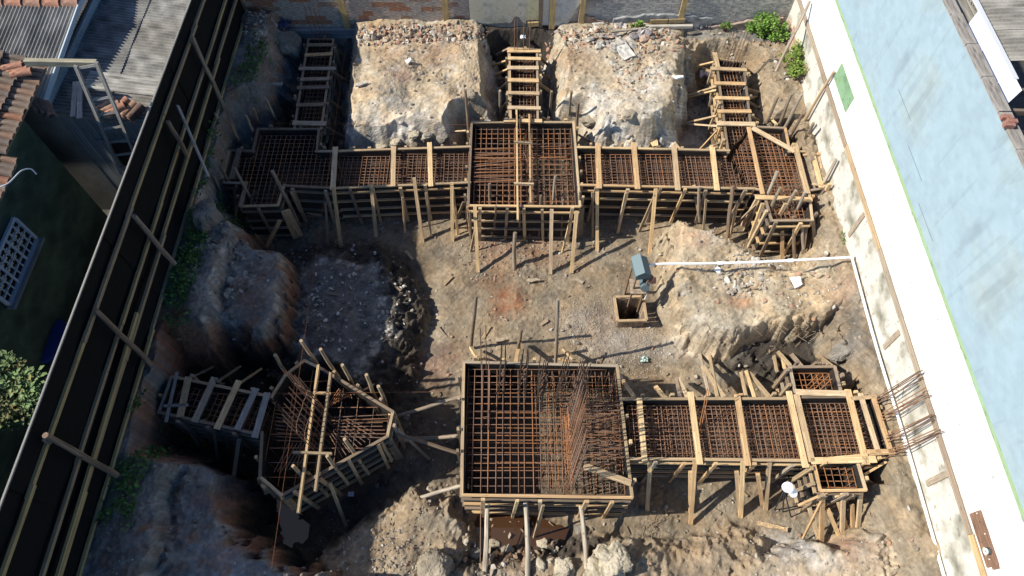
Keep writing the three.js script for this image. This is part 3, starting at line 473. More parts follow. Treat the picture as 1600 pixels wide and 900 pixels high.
{ // house wall beyond the passage floor, loose things in the dark passage
  const ladder = thing('wooden_ladder', 'wooden ladder standing against the shed beside the tile roof', 'ladder');
  const t0 = PZ(118, 103, -1.72), t1 = PZ(150, 97, -1.72), b0 = PZ(190, 272, -1.6), b1 = PZ(222, 268, -1.6);
  board(ladder, 'side_rail', b0, t0, 0.05, 0.07, V(1, 0, 0.2), greyWood[0]); board(ladder, 'side_rail', b1, t1, 0.05, 0.07, V(1, 0, 0.2), greyWood[0]);
  for (let i = 0; i < 8; i++) { const t = 0.02 + i * 0.13; board(ladder, 'rung', b0.clone().lerp(t0, 1 - t), b1.clone().lerp(t1, 1 - t), 0.05, 0.03, V(0, 0.3, 1), greyWood[i % 2]); }
  tag(board(scene, 'timber_beam', PZ(40, 97, -1.8), PZ(152, 99, -1.8), 0.12, 0.1, V(0, 0, 1), W(0.42, 0.38, 0.27)), 'greenish timber beam laid from the tile roof to the top of the ladder', 'beam');
  [[[118, 128], [114, 182], 'left'], [[125, 127], [124, 185], 'right']].forEach(([a, b, s]) => tag(board(scene, 'loose_plank', P(a[0], a[1], 4.42), P(b[0], b[1], 4.4), 0.1, 0.03, UPV, greyWood[0]), `${s} one of two grey planks lying on the shaded shed roof`, 'plank', 'planks on the shed roof'));
  const tm = [M(0.46, 0.22, 0.14, { map: concMap }), M(0.4, 0.24, 0.16, { map: concMap }), M(0.5, 0.3, 0.2, { map: concMap }), M(0.2, 0.12, 0.09, { map: concMap })]; tm.forEach(m => m.side = THREE.DoubleSide);
  const tileStack = (px, py, h, n, rot, label, m) => { const g = thing('tile_stack', label, 'roof tiles', 'stacks of spare roof tiles'), c = P(px, py, h);
    for (let i = 0; i < n; i++) { const q = halfTile(0.075, 0.095, 0.42); const t = mesh('tile', q, m ?? pick(tm), g); t.rotation.y = rot; t.rotation.x = 0.15; t.position.set(c.x + (i % 3) * 0.1 * Math.sin(rot) - 0.1 + (i % 3) * 0.07, c.y + 0.06 + Math.floor(i / 3) * 0.06, c.z + (i % 3) * 0.06); } };
  tileStack(177, 172, 4.05, 6, 0.6, 'stack of orange roof tiles on the shed roof under the ladder'); tileStack(203, 175, 3.98, 7, 1.0, 'stack of roof tiles on the shed roof right of the ladder'); tileStack(34, 112, 5.1, 4, 0.25, 'bright orange roof tiles lying on the old tile roof', tm[0]); tileStack(70, 172, 4.5, 6, 2.2, 'dark stack of roof tiles in the shade of the green house', tm[3]);
  // table top, post, tank lid
  const tb = thing('work_table', 'pale grey board on a trestle in the dark passage behind the hoarding', 'table'); const c = P(99, 321, 1.5);
  board(tb, 'table_top', c.clone().add(V(-0.42, 0, 0)), c.clone().add(V(0.42, 0, 0.02)), 0.42, 0.03, UPV, M(0.36, 0.36, 0.35)); for (const [x, z] of [[-0.38, -0.17], [0.38, -0.17], [-0.38, 0.17], [0.38, 0.17]]) board(tb, 'leg', c.clone().add(V(x, -0.02, z)), V(c.x + x, 0.55, c.z + z), 0.05, 0.05, V(1, 0, 0), greyWood[1]);
  tag(board(scene, 'leaning_post', P(75, 318, 2.2), P(100, 450, 0.6), 0.12, 0.1, V(1, 0, 0), oldWood[3]), 'dark post leaning against the green wall beside the pale board', 'post');
  const tk = thing('water_barrel', 'blue plastic barrel with a wide lid in the dark passage', 'barrel'), o = P(68, 532, 1.4);
  const lat2 = new THREE.LatheGeometry([[0, 0.04], [0.3, 0.05], [0.5, 0.03], [0.56, 0], [0.56, -0.05], [0.52, -0.05]].map(a => new THREE.Vector2(...a)), 40); const lm = M(0.03, 0.05, 0.2, { roughness: 0.45, side: THREE.DoubleSide }); mesh('lid', lat2, lm, tk).position.copy(o);
  const bd = new THREE.CylinderGeometry(0.5, 0.42, 0.82, 36); mesh('body', bd, lm, tk).position.set(o.x, o.y - 0.46, o.z);
}
// ---------------------------------------------------------------- roofs beyond the right wall
{
  const g = thing('right_neighbour_house', 'neighbouring house beyond the blue wall with corrugated roof and bright metal sheet', 'house');
  for (let i = 0; i < 3; i++) { const s = corrugated(g, 'roof_sheet', 2.6, 0.84, M(0.4, 0.385, 0.35, { map: concMap }), 0.1, 0.02); s.position.set(10.04, 6.52 + (i % 2) * 0.012, -2.95 + i * 0.8); s.rotation.z = 0.04; }
  const sh = new THREE.Shape([[1530, 15], [1597, 141], [1560, 175], [1548, 137], [1506, 47]].map(q => { const p = P(q[0], q[1], 6.6); return new THREE.Vector2(p.x, -p.z); }));
  const q = new THREE.ExtrudeGeometry(sh, { depth: 0.012, bevelEnabled: false }); q.rotateX(-Math.PI / 2); q.translate(0, 6.59, 0); mesh('metal_sheet', q, M(0.85, 0.85, 0.86, { roughness: 0.35, metalness: 0.1 }), g);
  board(g, 'flashing', V(8.7, 6.62, -4), V(8.7, 6.6, -0.35), 0.09, 0.03, UPV, M(0.55, 0.56, 0.57, { roughness: 0.5 }));
  board(g, 'slab', V(8.24, 6.35, -4.2), V(8.24, 6.35, -1.9), 0.02, 0.5, UPV, M(0.4, 0.37, 0.33, { map: concMap }));
  board(g, 'slab_edge', V(8.46, 6.42, -4.2), V(8.46, 6.42, -1.75), 0.44, 0.06, UPV, M(0.36, 0.34, 0.3, { map: concMap }));
  board(g, 'wall', V(8.78, 3.4, -4.2), V(8.78, 3.4, -0.42), 6.0, 0.06, V(1, 0, 0), M(0.45, 0.43, 0.4, { map: concMap }));
  for (let i = 0; i < 3; i++) board(g, 'rafter', V(8.3, 6.4, -0.3 + i * 0.5), V(11, 6.45, -0.1 + i * 0.5), 0.06, 0.1, UPV, oldWood[3]);
  board(g, 'yard_floor', V(9.6, 1.2, -0.5), V(9.6, 1.2, 9), 2.6, 0.05, UPV, M(0.06, 0.06, 0.06));
  const b = P(1571, 183, 6.78); const bm = M(0.42, 0.2, 0.15, { map: concMap });
  [[0, 0], [0.05, 0.09], [-0.02, 0.17]].forEach(([x, z], i) => tag(board(scene, 'brick', b.clone().add(V(x - 0.07, 0, z)), b.clone().add(V(x + 0.09, 0, z + 0.02)), 0.075, 0.075, UPV, bm), ['farthest', 'middle', 'nearest'][i] + ' of three red bricks lying on the coping of the blue wall', 'brick', 'bricks on the coping'));
}
// ---------------------------------------------------------------- formworks
function clipLine(w, d, off) {   // stretch(es) of the line {p : p.n = off} with direction d inside polygon w
  const n = { x: -d.z, z: d.x }, hit = [];
  for (let i = 0; i < w.length; i++) {
    const a = w[i], b = w[(i + 1) % w.length], sa = a.x * n.x + a.z * n.z - off, sb = b.x * n.x + b.z * n.z - off;
    if ((sa > 0) !== (sb > 0)) { const t = sa / (sa - sb); hit.push((a.x + (b.x - a.x) * t) * d.x + (a.z + (b.z - a.z) * t) * d.z); }
  }
  hit.sort((a, b) => a - b); const out = [];
  for (let i = 0; i + 1 < hit.length; i += 2) out.push([V(hit[i] * d.x + off * n.x, 0, hit[i] * d.z + off * n.z), V(hit[i + 1] * d.x + off * n.x, 0, hit[i + 1] * d.z + off * n.z)]);
  return out;
}
const AX = { x: 1, z: 0 }, AZ = { x: 0, z: 1 };
function formwork(key, label, o) {
  const f = FORMS[key], w = f.w, hb = f.hb, g = thing('timber_formwork', label, 'formwork', 'timber formworks for the footings');
  const area = w.reduce((s, a, i) => { const b = w[(i + 1) % w.length]; return s + a.x * b.z - b.x * a.z; }, 0), sg = area > 0 ? 1 : -1;
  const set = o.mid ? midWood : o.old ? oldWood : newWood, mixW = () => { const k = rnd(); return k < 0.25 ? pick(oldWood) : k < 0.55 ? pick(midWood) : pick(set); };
  for (let i = 0; i < w.length; i++) {
    if (f.open.includes(i)) continue;
    const a = w[i].clone(), b = w[(i + 1) % w.length].clone(), L = a.distanceTo(b); a.y = b.y = 0;
    const d = b.clone().sub(a).normalize(), nr = V(d.z * sg, 0, -d.x * sg);
    const at = (s, out, h) => a.clone().addScaledVector(d, s).addScaledVector(nr, out).setY(h);
    // sheet panels with joints
    const np = Math.max(1, Math.round(L / 1.6));
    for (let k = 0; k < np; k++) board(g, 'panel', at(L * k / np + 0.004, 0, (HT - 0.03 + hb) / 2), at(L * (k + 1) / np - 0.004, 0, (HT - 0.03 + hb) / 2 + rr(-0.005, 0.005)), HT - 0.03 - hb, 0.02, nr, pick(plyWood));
    // horizontal walers outside
    const nw = L < 0.5 ? 3 : 4;
    for (let k = 0; k < nw; k++) { const h = hb + 0.12 + (HT - 0.32 - hb) * k / (nw - 1) + rr(-0.02, 0.02); board(g, 'waler', at(-0.02, 0.045, h), at(L + 0.02, 0.045, h + rr(-0.02, 0.02)), 0.048, 0.055, nr, rnd() < 0.4 ? pick(oldWood) : pick(set)); }
    // top rail, in lengths
    const nt = Math.max(1, Math.round(L / 2.6));
    for (let k = 0; k < nt; k++) board(g, 'top_rail', at(L * k / nt - (k ? 0 : 0.03), 0.02, HT + rr(-0.012, 0.006)), at(L * (k + 1) / nt + (k === nt - 1 ? 0.03 : -0.003), 0.02, HT + rr(-0.012, 0.006)), 0.058, 0.035, UPV, mixW());
    // upright struts
    if (L > 0.35) { const ns = Math.max(1, Math.round(L / (o.strut ?? 0.72))); for (let k = 0; k < ns; k++) { const s = L * (k + 0.5) / ns + rr(-0.1, 0.1), tl = rr(-0.11, 0.11); board(g, 'strut', at(s, 0.112, hb - 0.1), at(s + tl, 0.112, HT + rr(-0.02, 0.1)), rr(0.06, 0.085), 0.055, nr, mixW());
      if (rnd() < 0.34) { const od = rr(0.45, 0.85), e = at(s + rr(-0.25, 0.25), od, 0), gy = ground(e.x, e.z); if (gy < 1.15 && e.x > XF + 0.2 && e.x < XW - 0.15) board(g, 'brace', e.setY(gy - 0.04), at(s, 0.15, Math.max(gy + 0.25, rr(0.95, 1.3))), rr(0.045, 0.075), 0.035, V(0.3, 0, 1), mixW()); } } }
  }
  for (const q of o.cross ?? []) {   // planks nailed across the top
    const a = P(q[0], q[1], HT + 0.045), b = P(q[2], q[3], HT + 0.045); const e = b.clone().sub(a).normalize().multiplyScalar(q[5] ?? 0.05);
    board(g, 'cross_plank', a.sub(e), b.add(e), q[4] ?? 0.115, 0.03, UPV, o.old && rnd() < 0.8 ? pick(q[6] ?? oldWood) : pick(newWood));
  }
  for (const q of o.brace ?? []) board(g, 'brace', P(q[0], q[1], q[2]), P(q[3], q[4], q[5]), q[6] ?? 0.075, 0.045, V(0.3, 0, 1), o.bright ? pick(newWood) : mixW());
  return g;
}
let barCount = 0;
function cage(key, label, o = {}) {   // reinforcement mat: the upper bars one by one, deeper layers and stirrup legs as a mass
  const f = FORMS[key], w = o.poly ?? f.w, hb = f.hb, g = thing('rebar_cage', label, 'rebar cage', 'reinforcement cages in the formworks');
  const d1 = o.d ?? AX, d2 = { x: -d1.z, z: d1.x }, r = o.r ?? 0.009, top = HT - (o.drop ?? 0.17), geos = [];
  const range = d => { const n = { x: -d.z, z: d.x }; let lo = 1e9, hi = -1e9; for (const p of w) { const s = p.x * n.x + p.z * n.z; lo = Math.min(lo, s); hi = Math.max(hi, s); } return [lo, hi]; };
  const runs = (d, sp, h, keep, jit) => {
    const [lo, hi] = range(d), n = Math.max(2, Math.round((hi - lo - 0.16) / sp));
    for (let i = 0; i <= n; i++) for (const [a, b] of clipLine(w, d, lo + 0.08 + (hi - lo - 0.16) * i / n + rr(-jit, jit))) {
      if (a.distanceTo(b) < 0.25) continue;
      const e = b.clone().sub(a).normalize(); a.addScaledVector(e, 0.06 + rr(0, 0.03)); b.addScaledVector(e, -0.06 - rr(0, 0.03));
      a.y = h + rr(-0.012, 0.012); b.y = h + rr(-0.012, 0.012); const sk = V(-e.z, 0, e.x); b.addScaledVector(sk, rr(-1, 1) * jit * 0.8);
      if (keep) { bar(g, 'bar', a, b, r * rr(0.85, 1.15), rnd() < (o.orange ?? 0.1) ? rustOrange : pick(rust)); barCount++; } else geos.push(barGeo(a, b, r));
      if (keep && o.legs !== false) for (const p of [a, b]) geos.push(barGeo(p, p.clone().setY(hb + 0.12), r * 0.9));
    }
  };
  runs(d1, o.s1 ?? 0.125, top, true, 0.012); runs(d2, o.s2 ?? 0.14, top + 0.02, true, 0.014);
  for (const dh of o.layers ?? [0.16]) { runs(d1, o.s1 ?? 0.125, top - dh, false, 0.02); runs(d2, (o.s2 ?? 0.14), top - dh - 0.02, false, 0.02); }
  runs(d1, (o.s1 ?? 0.125) * 1.2, hb + 0.14, false, 0.02); runs(d2, (o.s2 ?? 0.14) * 1.2, hb + 0.16, false, 0.02);
  mesh('lower_bars', mergeGeometries(geos), rust[0], g).userData.kind = 'stuff';
  return g;
}
const C = (...a) => a;
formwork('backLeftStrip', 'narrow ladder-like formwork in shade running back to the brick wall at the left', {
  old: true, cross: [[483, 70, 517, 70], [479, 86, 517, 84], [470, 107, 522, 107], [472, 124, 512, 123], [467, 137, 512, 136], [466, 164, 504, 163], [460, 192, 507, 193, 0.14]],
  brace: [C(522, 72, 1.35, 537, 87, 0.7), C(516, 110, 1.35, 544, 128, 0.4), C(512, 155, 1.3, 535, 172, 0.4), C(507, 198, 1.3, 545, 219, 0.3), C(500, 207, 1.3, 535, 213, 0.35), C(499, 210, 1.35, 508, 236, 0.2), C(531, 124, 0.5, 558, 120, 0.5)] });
cage('backLeftStrip', 'rusty bars inside the shaded narrow formwork at the back left', { s1: 0.16, s2: 0.11 });
formwork('backMidStrip', 'narrow ladder-like sunlit formwork behind the centre footing, between the two pale mounds', {
  cross: [[795, 79, 842, 79, 0.16], [796, 91, 842, 92], [795, 106, 839, 106, 0.13], [796, 125, 839, 126, 0.13], [794, 145, 840, 146], [796, 168, 842, 169], [790, 188, 844, 189]],
  brace: [C(797, 75, 1.35, 771, 88, 0.7), C(795, 94, 1.35, 760, 105, 0.6), C(797, 107, 1.35, 761, 122, 0.55), C(800, 123, 1.35, 773, 146, 0.4), C(799, 150, 1.3, 780, 176, 0.4), C(838, 108, 1.35, 864, 130, 0.5), C(839, 128, 1.35, 877, 155, 0.5), C(838, 85, 1.3, 860, 105, 0.5), C(798, 168, 1.3, 786, 190, 0.6), C(795, 123, 0.8, 761, 124, 0.6)] });
cage('backMidStrip', 'rusty bars inside the narrow formwork between the two pale mounds', { s1: 0.13, s2: 0.1 });
formwork('backRightStrip', 'narrow ladder-like sunlit formwork running back towards the green bush at the right', {
  cross: [[1113, 107, 1164, 109, 0.12], [1119, 130, 1162, 131], [1120, 153, 1168, 154], [1124, 174, 1171, 174], [1123, 193, 1177, 194, 0.14], [1117, 84, 1122, 106, 0.12]],
  brace: [C(1116, 97, 1.35, 1065, 109, 0.7), C(1120, 135, 1.4, 1067, 152, 0.6), C(1120, 141, 1.3, 1068, 153, 0.55), C(1120, 181, 1.35, 1068, 193, 0.5), C(1122, 197, 1.3, 1068, 193, 0.45), C(1135, 218, 1.35, 1103, 233, 0.5), C(1160, 103, 1.35, 1183, 121, 0.4), C(1163, 138, 1.4, 1209, 152, 0.5), C(1168, 154, 1.0, 1210, 147, 0.5), C(1171, 180, 1.35, 1196, 196, 0.5), C(1118, 112, 1.3, 1107, 135, 0.4), C(1123, 160, 1.3, 1111, 178, 0.4), C(1130, 196, 1.35, 1119, 222, 0.4), C(1115, 113, 1.2, 1093, 105, 0.6)] });
cage('backRightStrip', 'rusty bars inside the narrow formwork at the back right', { s1: 0.13, s2: 0.1 });
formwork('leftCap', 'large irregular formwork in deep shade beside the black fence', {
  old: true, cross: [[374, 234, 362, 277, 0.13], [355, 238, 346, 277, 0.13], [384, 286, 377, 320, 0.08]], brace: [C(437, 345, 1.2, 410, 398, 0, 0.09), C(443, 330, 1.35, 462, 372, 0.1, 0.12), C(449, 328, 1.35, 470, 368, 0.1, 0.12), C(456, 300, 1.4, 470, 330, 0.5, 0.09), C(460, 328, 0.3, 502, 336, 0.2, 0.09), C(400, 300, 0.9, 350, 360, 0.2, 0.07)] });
cage('leftCap', 'dark bars inside the shaded irregular formwork beside the fence', { s1: 0.13, s2: 0.13, layers: [] });
formwork('leftBeam', 'long sunlit beam formwork left of the centre footing, with three planks across it', {
  cross: [[524, 232, 520, 294, 0.13], [615, 231, 614, 289, 0.12], [671, 225, 673, 289, 0.12]] });
cage('leftBeam', 'rusty mat of bars in the beam formwork left of the centre footing', { s1: 0.1, s2: 0.12 });
formwork('midCap', 'square central footing formwork with two long planks laid over it', { strut: 0.5,
  brace: [C(807, 173, 1.52, 809, 345, 1.47, 0.1), C(827, 180, 1.52, 829, 318, 1.47, 0.1), C(803, 222, 1.57, 831, 224, 1.57, 0.06), C(803, 287, 1.57, 834, 288, 1.57, 0.07), C(734, 322, 1.3, 738, 366, 0.1, 0.16), C(908, 325, 1.3, 905, 368, 0.1, 0.16)] });
cage('midCap', 'orange rusty grid of bars inside the central square footing', { s1: 0.17, s2: 0.15, orange: 0.28, drop: 0.15, layers: [0.2, 0.45] });
formwork('rightBeam', 'long sunlit beam formwork right of the centre footing, with four planks across it', {
  cross: [[934, 226, 936, 292, 0.13], [990, 225, 996, 293, 0.13], [1053, 229, 1059, 295, 0.13], [1113, 232, 1120, 295, 0.13]] });
cage('rightBeam', 'rusty mat of bars in the beam formwork right of the centre footing', { s1: 0.095, s2: 0.13, orange: 0.2 });
formwork('rightCap', 'many-sided formwork crowded with leaning poles beside the white wall', { strut: 0.5,
  cross: [[1170, 201, 1191, 301, 0.1], [1178, 201, 1239, 235, 0.13], [1242, 226, 1261, 300, 0.13], [1269, 238, 1283, 291, 0.12], [1183, 308, 1266, 312, 0.13], [1258, 242, 1288, 240, 0.06], [1272, 288, 1296, 292, 0.06]] });
cage('rightCap', 'orange rusty bars inside the many-sided formwork by the white wall', { s1: 0.11, s2: 0.12, orange: 0.4 });
const dS = (() => { const v = FORMS.shortBeam.w[1].clone().sub(FORMS.shortBeam.w[0]).normalize(); return { x: v.x, z: v.z }; })();
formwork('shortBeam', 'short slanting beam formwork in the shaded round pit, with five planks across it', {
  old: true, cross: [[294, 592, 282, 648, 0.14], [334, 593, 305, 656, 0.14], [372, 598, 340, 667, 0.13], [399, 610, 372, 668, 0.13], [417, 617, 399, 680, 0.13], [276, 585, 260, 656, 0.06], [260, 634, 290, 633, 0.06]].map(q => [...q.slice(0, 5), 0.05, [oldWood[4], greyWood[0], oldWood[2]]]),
  brace: [C(299, 590, 1.3, 331, 574, 0.7, 0.1), C(339, 597, 1.3, 374, 573, 0.6, 0.1), C(373, 600, 1.3, 407, 577, 0.6, 0.1), C(284, 650, 1.3, 310, 694, 0.1, 0.08), C(318, 656, 1.3, 330, 690, 0.1), C(350, 668, 1.3, 357, 700, 0.1), C(370, 668, 1.3, 377, 712, 0, 0.08)] });
cage('shortBeam', 'dark bars inside the slanting beam formwork in the round pit', { d: dS, s1: 0.13, s2: 0.14, layers: [0.2] });
formwork('pointedCap', 'pointed many-sided formwork half in sun with two long planks laid over it', {
  strut: 0.6, brace: [C(498, 571, 1.52, 466, 802, 1.5, 0.1), C(517, 583, 1.52, 493, 768, 1.5, 0.1), C(492, 614, 1.57, 517, 615, 1.57, 0.07), C(458, 707, 1.57, 519, 709, 1.57, 0.08), C(604, 683, 1.2, 624, 716, 0.1, 0.18), C(612, 646, 1.2, 632, 690, 0.1, 0.15), C(408, 746, 1.2, 420, 770, 0.7, 0.16), C(443, 774, 1.2, 462, 795, 0.6, 0.16)] });
cage('pointedCap', 'thin bars fanning inside the pointed formwork', { s1: 0.3, s2: 0.34, layers: [], drop: 0.2, legs: true });
formwork('bigCap', 'largest square footing formwork, near the middle front, full of rusty bars', { strut: 0.62 });
cage('bigCap', 'wide square grid of rusty bars in the largest footing', { s1: 0.155, s2: 0.15, orange: 0.18, drop: 0.16, layers: [] });
formwork('frontBeam', 'long sunlit beam formwork right of the largest footing, with four planks across it', {
  cross: [[999, 625, 1007, 718, 0.11], [1079, 616, 1093, 722, 0.12], [1152, 620, 1168, 724, 0.12], [1233, 615, 1258, 727, 0.12]],
  brace: [C(1093, 551, 0.1, 1109, 621, 1.3), C(1098, 573, 0.6, 1131, 621, 1.3, 0.1), C(1109, 556, 0.3, 1121, 620, 1.3), C(1166, 580, 0.3, 1179, 621, 1.3), C(1170, 583, 0.3, 1202, 621, 1.3, 0.1), C(1057, 592, 0.4, 1063, 622, 1.3), C(1059, 592, 0.4, 1075, 622, 1.3, 0.1), C(1072, 608, 0.8, 1093, 622, 1.2, 0.1), C(966, 586, 0.6, 990, 620, 1.2, 0.1), C(1024, 604, 0.6, 1040, 623, 1.2, 0.1), C(1158, 582, 0.3, 1166, 620, 1.3)] });
cage('frontBeam', 'rusty mat of bars in the long beam right of the largest footing', { s1: 0.09, s2: 0.105, orange: 0.05 });
formwork('endCap', 'cross-shaped formwork end with yellow planks near the white wall, lower right', { strut: 0.55,
  cross: [[1245, 620, 1268, 718, 0.12], [1325, 612, 1353, 722, 0.13], [1247, 613, 1322, 615, 0.13], [1271, 720, 1365, 718, 0.13], [1345, 618, 1372, 706, 0.1], [1365, 622, 1392, 706, 0.1], [1332, 623, 1366, 620, 0.08], [1356, 706, 1394, 705, 0.09]],
  brace: [C(1392, 706, 1.4, 1404, 762, 0.5, 0.1), C(1350, 742, 1.1, 1384, 722, 1.2, 0.1), C(1352, 750, 0.7, 1380, 768, 0.4, 0.1)] });
cage('endCap', 'dense rusty mat of bars in the cross-shaped formwork near the white wall', { s1: 0.1, s2: 0.105, orange: 0.25 });
formwork('endCapBackBox', 'small box formwork joined behind the cross-shaped one, lower right', { strut: 0.3,
  brace: [C(1208, 545, 0.1, 1214, 580, 0.9), C(1219, 540, 0, 1226, 575, 0.9), C(1211, 545, 0.2, 1234, 571, 1.2, 0.09), C(1235, 552, 0.3, 1254, 575, 1.2, 0.1), C(1282, 562, 0.7, 1262, 575, 1.2, 0.08), C(1278, 556, 0.4, 1298, 572, 1.3, 0.11)] });
cage('endCapBackBox', 'orange bars in the small box formwork behind the cross-shaped one', { s1: 0.14, s2: 0.14, orange: 0.7, layers: [] });
formwork('endCapFrontBox', 'small box formwork on splayed legs in front of the cross-shaped one', { strut: 0.3, bright: true,
  brace: [C(1285, 777, 1.1, 1283, 853, 0.1, 0.1), C(1264, 792, 0.8, 1282, 852, 0.1, 0.08), C(1318, 768, 1.2, 1315, 850, 0.1, 0.09), C(1293, 795, 0.8, 1317, 853, 0.1, 0.08), C(1345, 768, 1.2, 1338, 852, 0.1, 0.09), C(1331, 788, 0.8, 1334, 853, 0.1, 0.08), C(1310, 784, 0.9, 1328, 843, 0.1, 0.08), C(1277, 785, 0.9, 1285, 800, 0.7, 0.08), C(1247, 790, 1.0, 1296, 768, 1.25, 0.14), C(1302, 778, 1.1, 1322, 768, 1.25, 0.14)] });
cage('endCapFrontBox', 'orange bars in the small box formwork on splayed legs', { s1: 0.15, s2: 0.15, orange: 0.7, layers: [] });

// bars that pass through the central footing, and second mats on the largest one
{ const g = thing('rebar_bundle', 'sheaf of rusty bars crossing the central footing from beam to beam', 'rebar bundle');
  for (let i = 0; i < 22; i++) { const y = 232 + i * 2.5 + rr(-1, 1), k = rnd(); bar(g, 'bar', P(735 + rr(0, 12), y + rr(-2, 3), HT - 0.08 + rr(-0.03, 0.03)), P(k < 0.35 ? rr(800, 812) : rr(880, 899), y + rr(-5, 3), HT - 0.08 + rr(-0.03, 0.03)), 0.0095, rnd() < 0.3 ? rustOrange : pick(rust)); } }
{ const g = thing('rebar_bundle', 'dense sheaf of bars over the right half of the largest footing', 'rebar bundle');
  for (let i = 0; i < 34; i++) { const y = 628 + i * 2.9 + rr(-1.5, 1.5); bar(g, 'bar', P(rr(875, 900), y + rr(-2, 2), HT - 0.1 + rr(-0.04, 0.02)), P(rr(965, 976), y + rr(-2, 2), HT - 0.1 + rr(-0.04, 0.02)), 0.0095, pick(rust)); }
  for (let i = 0; i < 9; i++) { const x = 886 + rr(-4, 6); bar(g, 'bar', P(x, 636 + i * 2, HT - 0.07), P(x + 6, 765 - i * 4, HT - 0.07), 0.0095, rustOrange); }
  for (let i = 0; i < 12; i++) { const y = 590 + i * 13 + rr(-3, 3); bar(g, 'bar', P(rr(728, 735), y, HT - 0.55), P(rr(960, 970), y + rr(-3, 3), HT - 0.55), 0.0095, rustOrange); }
  for (let i = 0; i < 14; i++) { const x = 835 + i * 10; bar(g, 'bar', P(x, 585, HT - 0.5), P(x + rr(5, 12), 765, HT - 0.5), 0.0095, rnd() < 0.5 ? rustOrange : pick(rust)); } }
{ const g = thing('rebar_bundle', 'thin sunlit bars spread across the pointed formwork', 'rebar bundle');
  for (let i = 0; i < 7; i++) bar(g, 'bar', P(520 + rr(-4, 8), 652 + i * 5, HT - 0.1), P(598 + rr(-2, 8), 648 + i * 6, HT - 0.1), 0.0095, pick(rust));
  for (let i = 0; i < 9; i++) bar(g, 'bar', P(508 + i * 5, 640 - i * 3, HT - 0.12), P(530 + i * 2.5, 607 + i * 2, HT - 0.12), 0.0095, rustOrange);
  for (let i = 0; i < 10; i++) bar(g, 'bar', P(515 + i * 3, 680 - i * 3, HT - 0.14), P(535 + i * 6, 715 - i * 4, HT - 0.14), 0.0095, pick(rust));
  for (let i = 0; i < 9; i++) bar(g, 'bar', P(430 + rr(-3, 3), 640 + i * 6, HT - 0.2), P(478, 650 + i * 5, HT - 0.2), 0.0095, pick(rust));
  for (let i = 0; i < 8; i++) bar(g, 'bar', P(428 + i * 6, 738 - i * 1, HT - 0.2), P(452 + i * 6, 692, HT - 0.2), 0.0095, pick(rust)); }
// starter bars of the columns: clusters of upright (or pushed-over) bars
function starters(label, list, r = 0.0095, m, ties = 2) {
  const g = thing('starter_bars', label, 'starter bars', 'column starter bars'), tops = [];
  for (const [x0, y0, x1, y1, h0, h1] of list) { const a = P(x0, y0, h0), b = P(x1, y1, h1); bar(g, 'bar', a, b, r, m ?? pick(rust)); tops.push([a, b]); }
  for (let k = 1; k <= ties; k++) { const t = k / (ties + 1); const c = tops.map(q => q[0].clone().lerp(q[1], t)); for (let i = 0; i + 1 < c.length; i++) if (c[i].distanceTo(c[i + 1]) < 0.5 && c[i].distanceTo(c[i + 1]) > 0.02) bar(g, 'stirrup', c[i], c[i + 1], r * 0.7, rust[0]); }
  return g;
}
const up = (x, y, L, dx = 0, dz = 0, h0 = 0.9) => { const a = P(x, y, HT), q = a.clone(); return [q, L, dx, dz, h0]; };
function uprights(label, list, m, ties = 2) {   // base pixel (at rail level), length above the rail, lean
  const g = thing('starter_bars', label, 'starter bars', 'column starter bars'), L = [];
  for (const [x, y, len, dx = 0, dz = 0] of list) { const p = P(x, y, HT); const a = V(p.x - dx * 0.6, HT - 1.0, p.z - dz * 0.6), b = V(p.x + dx, HT + len, p.z + dz); bar(g, 'bar', a, b, 0.0105, m ?? pick(rust)); L.push([a, b]); }
  for (let k = 1; k <= ties; k++) { const t = 0.3 + 0.6 * k / (ties + 1), c = L.map(q => q[0].clone().lerp(q[1], t)); for (let i = 0; i + 1 < c.length; i++) { const dd = c[i].distanceTo(c[i + 1]); if (dd < 0.6 && dd > 0.02) bar(g, 'stirrup', c[i], c[i + 1], 0.007, rust[0]); } }
}
const jit = (x, y, n, sx, sy, len, dx, dz) => Array.from({ length: n }, (_, i) => [x + (i % 2 ? sx : 0) + rr(-1, 1), y + Math.floor(i / 2) * sy, len + rr(-0.12, 0.12), dx + rr(-0.03, 0.03), dz + rr(-0.03, 0.03)]);
uprights('two tall starter bars at the left edge of the largest footing', [[752, 572, 1.8, 0.05, 0], [760, 572, 1.9, 0.05, 0]]);
uprights('starter bars standing third of the way along the back of the largest footing', jit(781, 588, 6, 7, 10, 1.6, 0.05, 0), steelDark);
uprights('starter bars near the middle back of the largest footing', jit(812, 592, 6, 9, 9, 1.6, 0.03, 0), steelDark);
uprights('dark thick cluster of starter bars left of centre in the largest footing', jit(839, 600, 8, 8, 9, 1.7, 0.05, 0.05), steelDark);
uprights('dark thick cluster of starter bars right of centre in the largest footing', jit(868, 606, 8, 9, 9, 1.75, 0.08, 0.02), steelDark);
uprights('tallest cluster of starter bars near the back right of the largest footing', jit(896, 610, 8, 9, 10, 1.8, 0.06, 0), steelDark);
for (const [n, y] of [['hindmost', 632], ['second hindmost', 660], ['middle', 690], ['second nearest', 720], ['nearest', 744]])
  uprights(`${n} of the leaning starter bar clusters in a row on the largest footing`, jit(889, y, 8, 7, 6, 1.55, 0.14, -0.32), undefined, 1);
uprights('pair of long bars bent into a hook at the left of the largest footing', [[750, 745, 0.35, 0, -2.4], [761, 748, 0.35, 0, -2.5]]);
for (const [n, x, y] of [['upper', 1293, 238], ['lower', 1298, 262]]) uprights(`${n} group of starter bars leaning on the white wall behind the many-sided formwork`, jit(x, y, 6, 7, 5, 1.7, 0.14, -0.1));
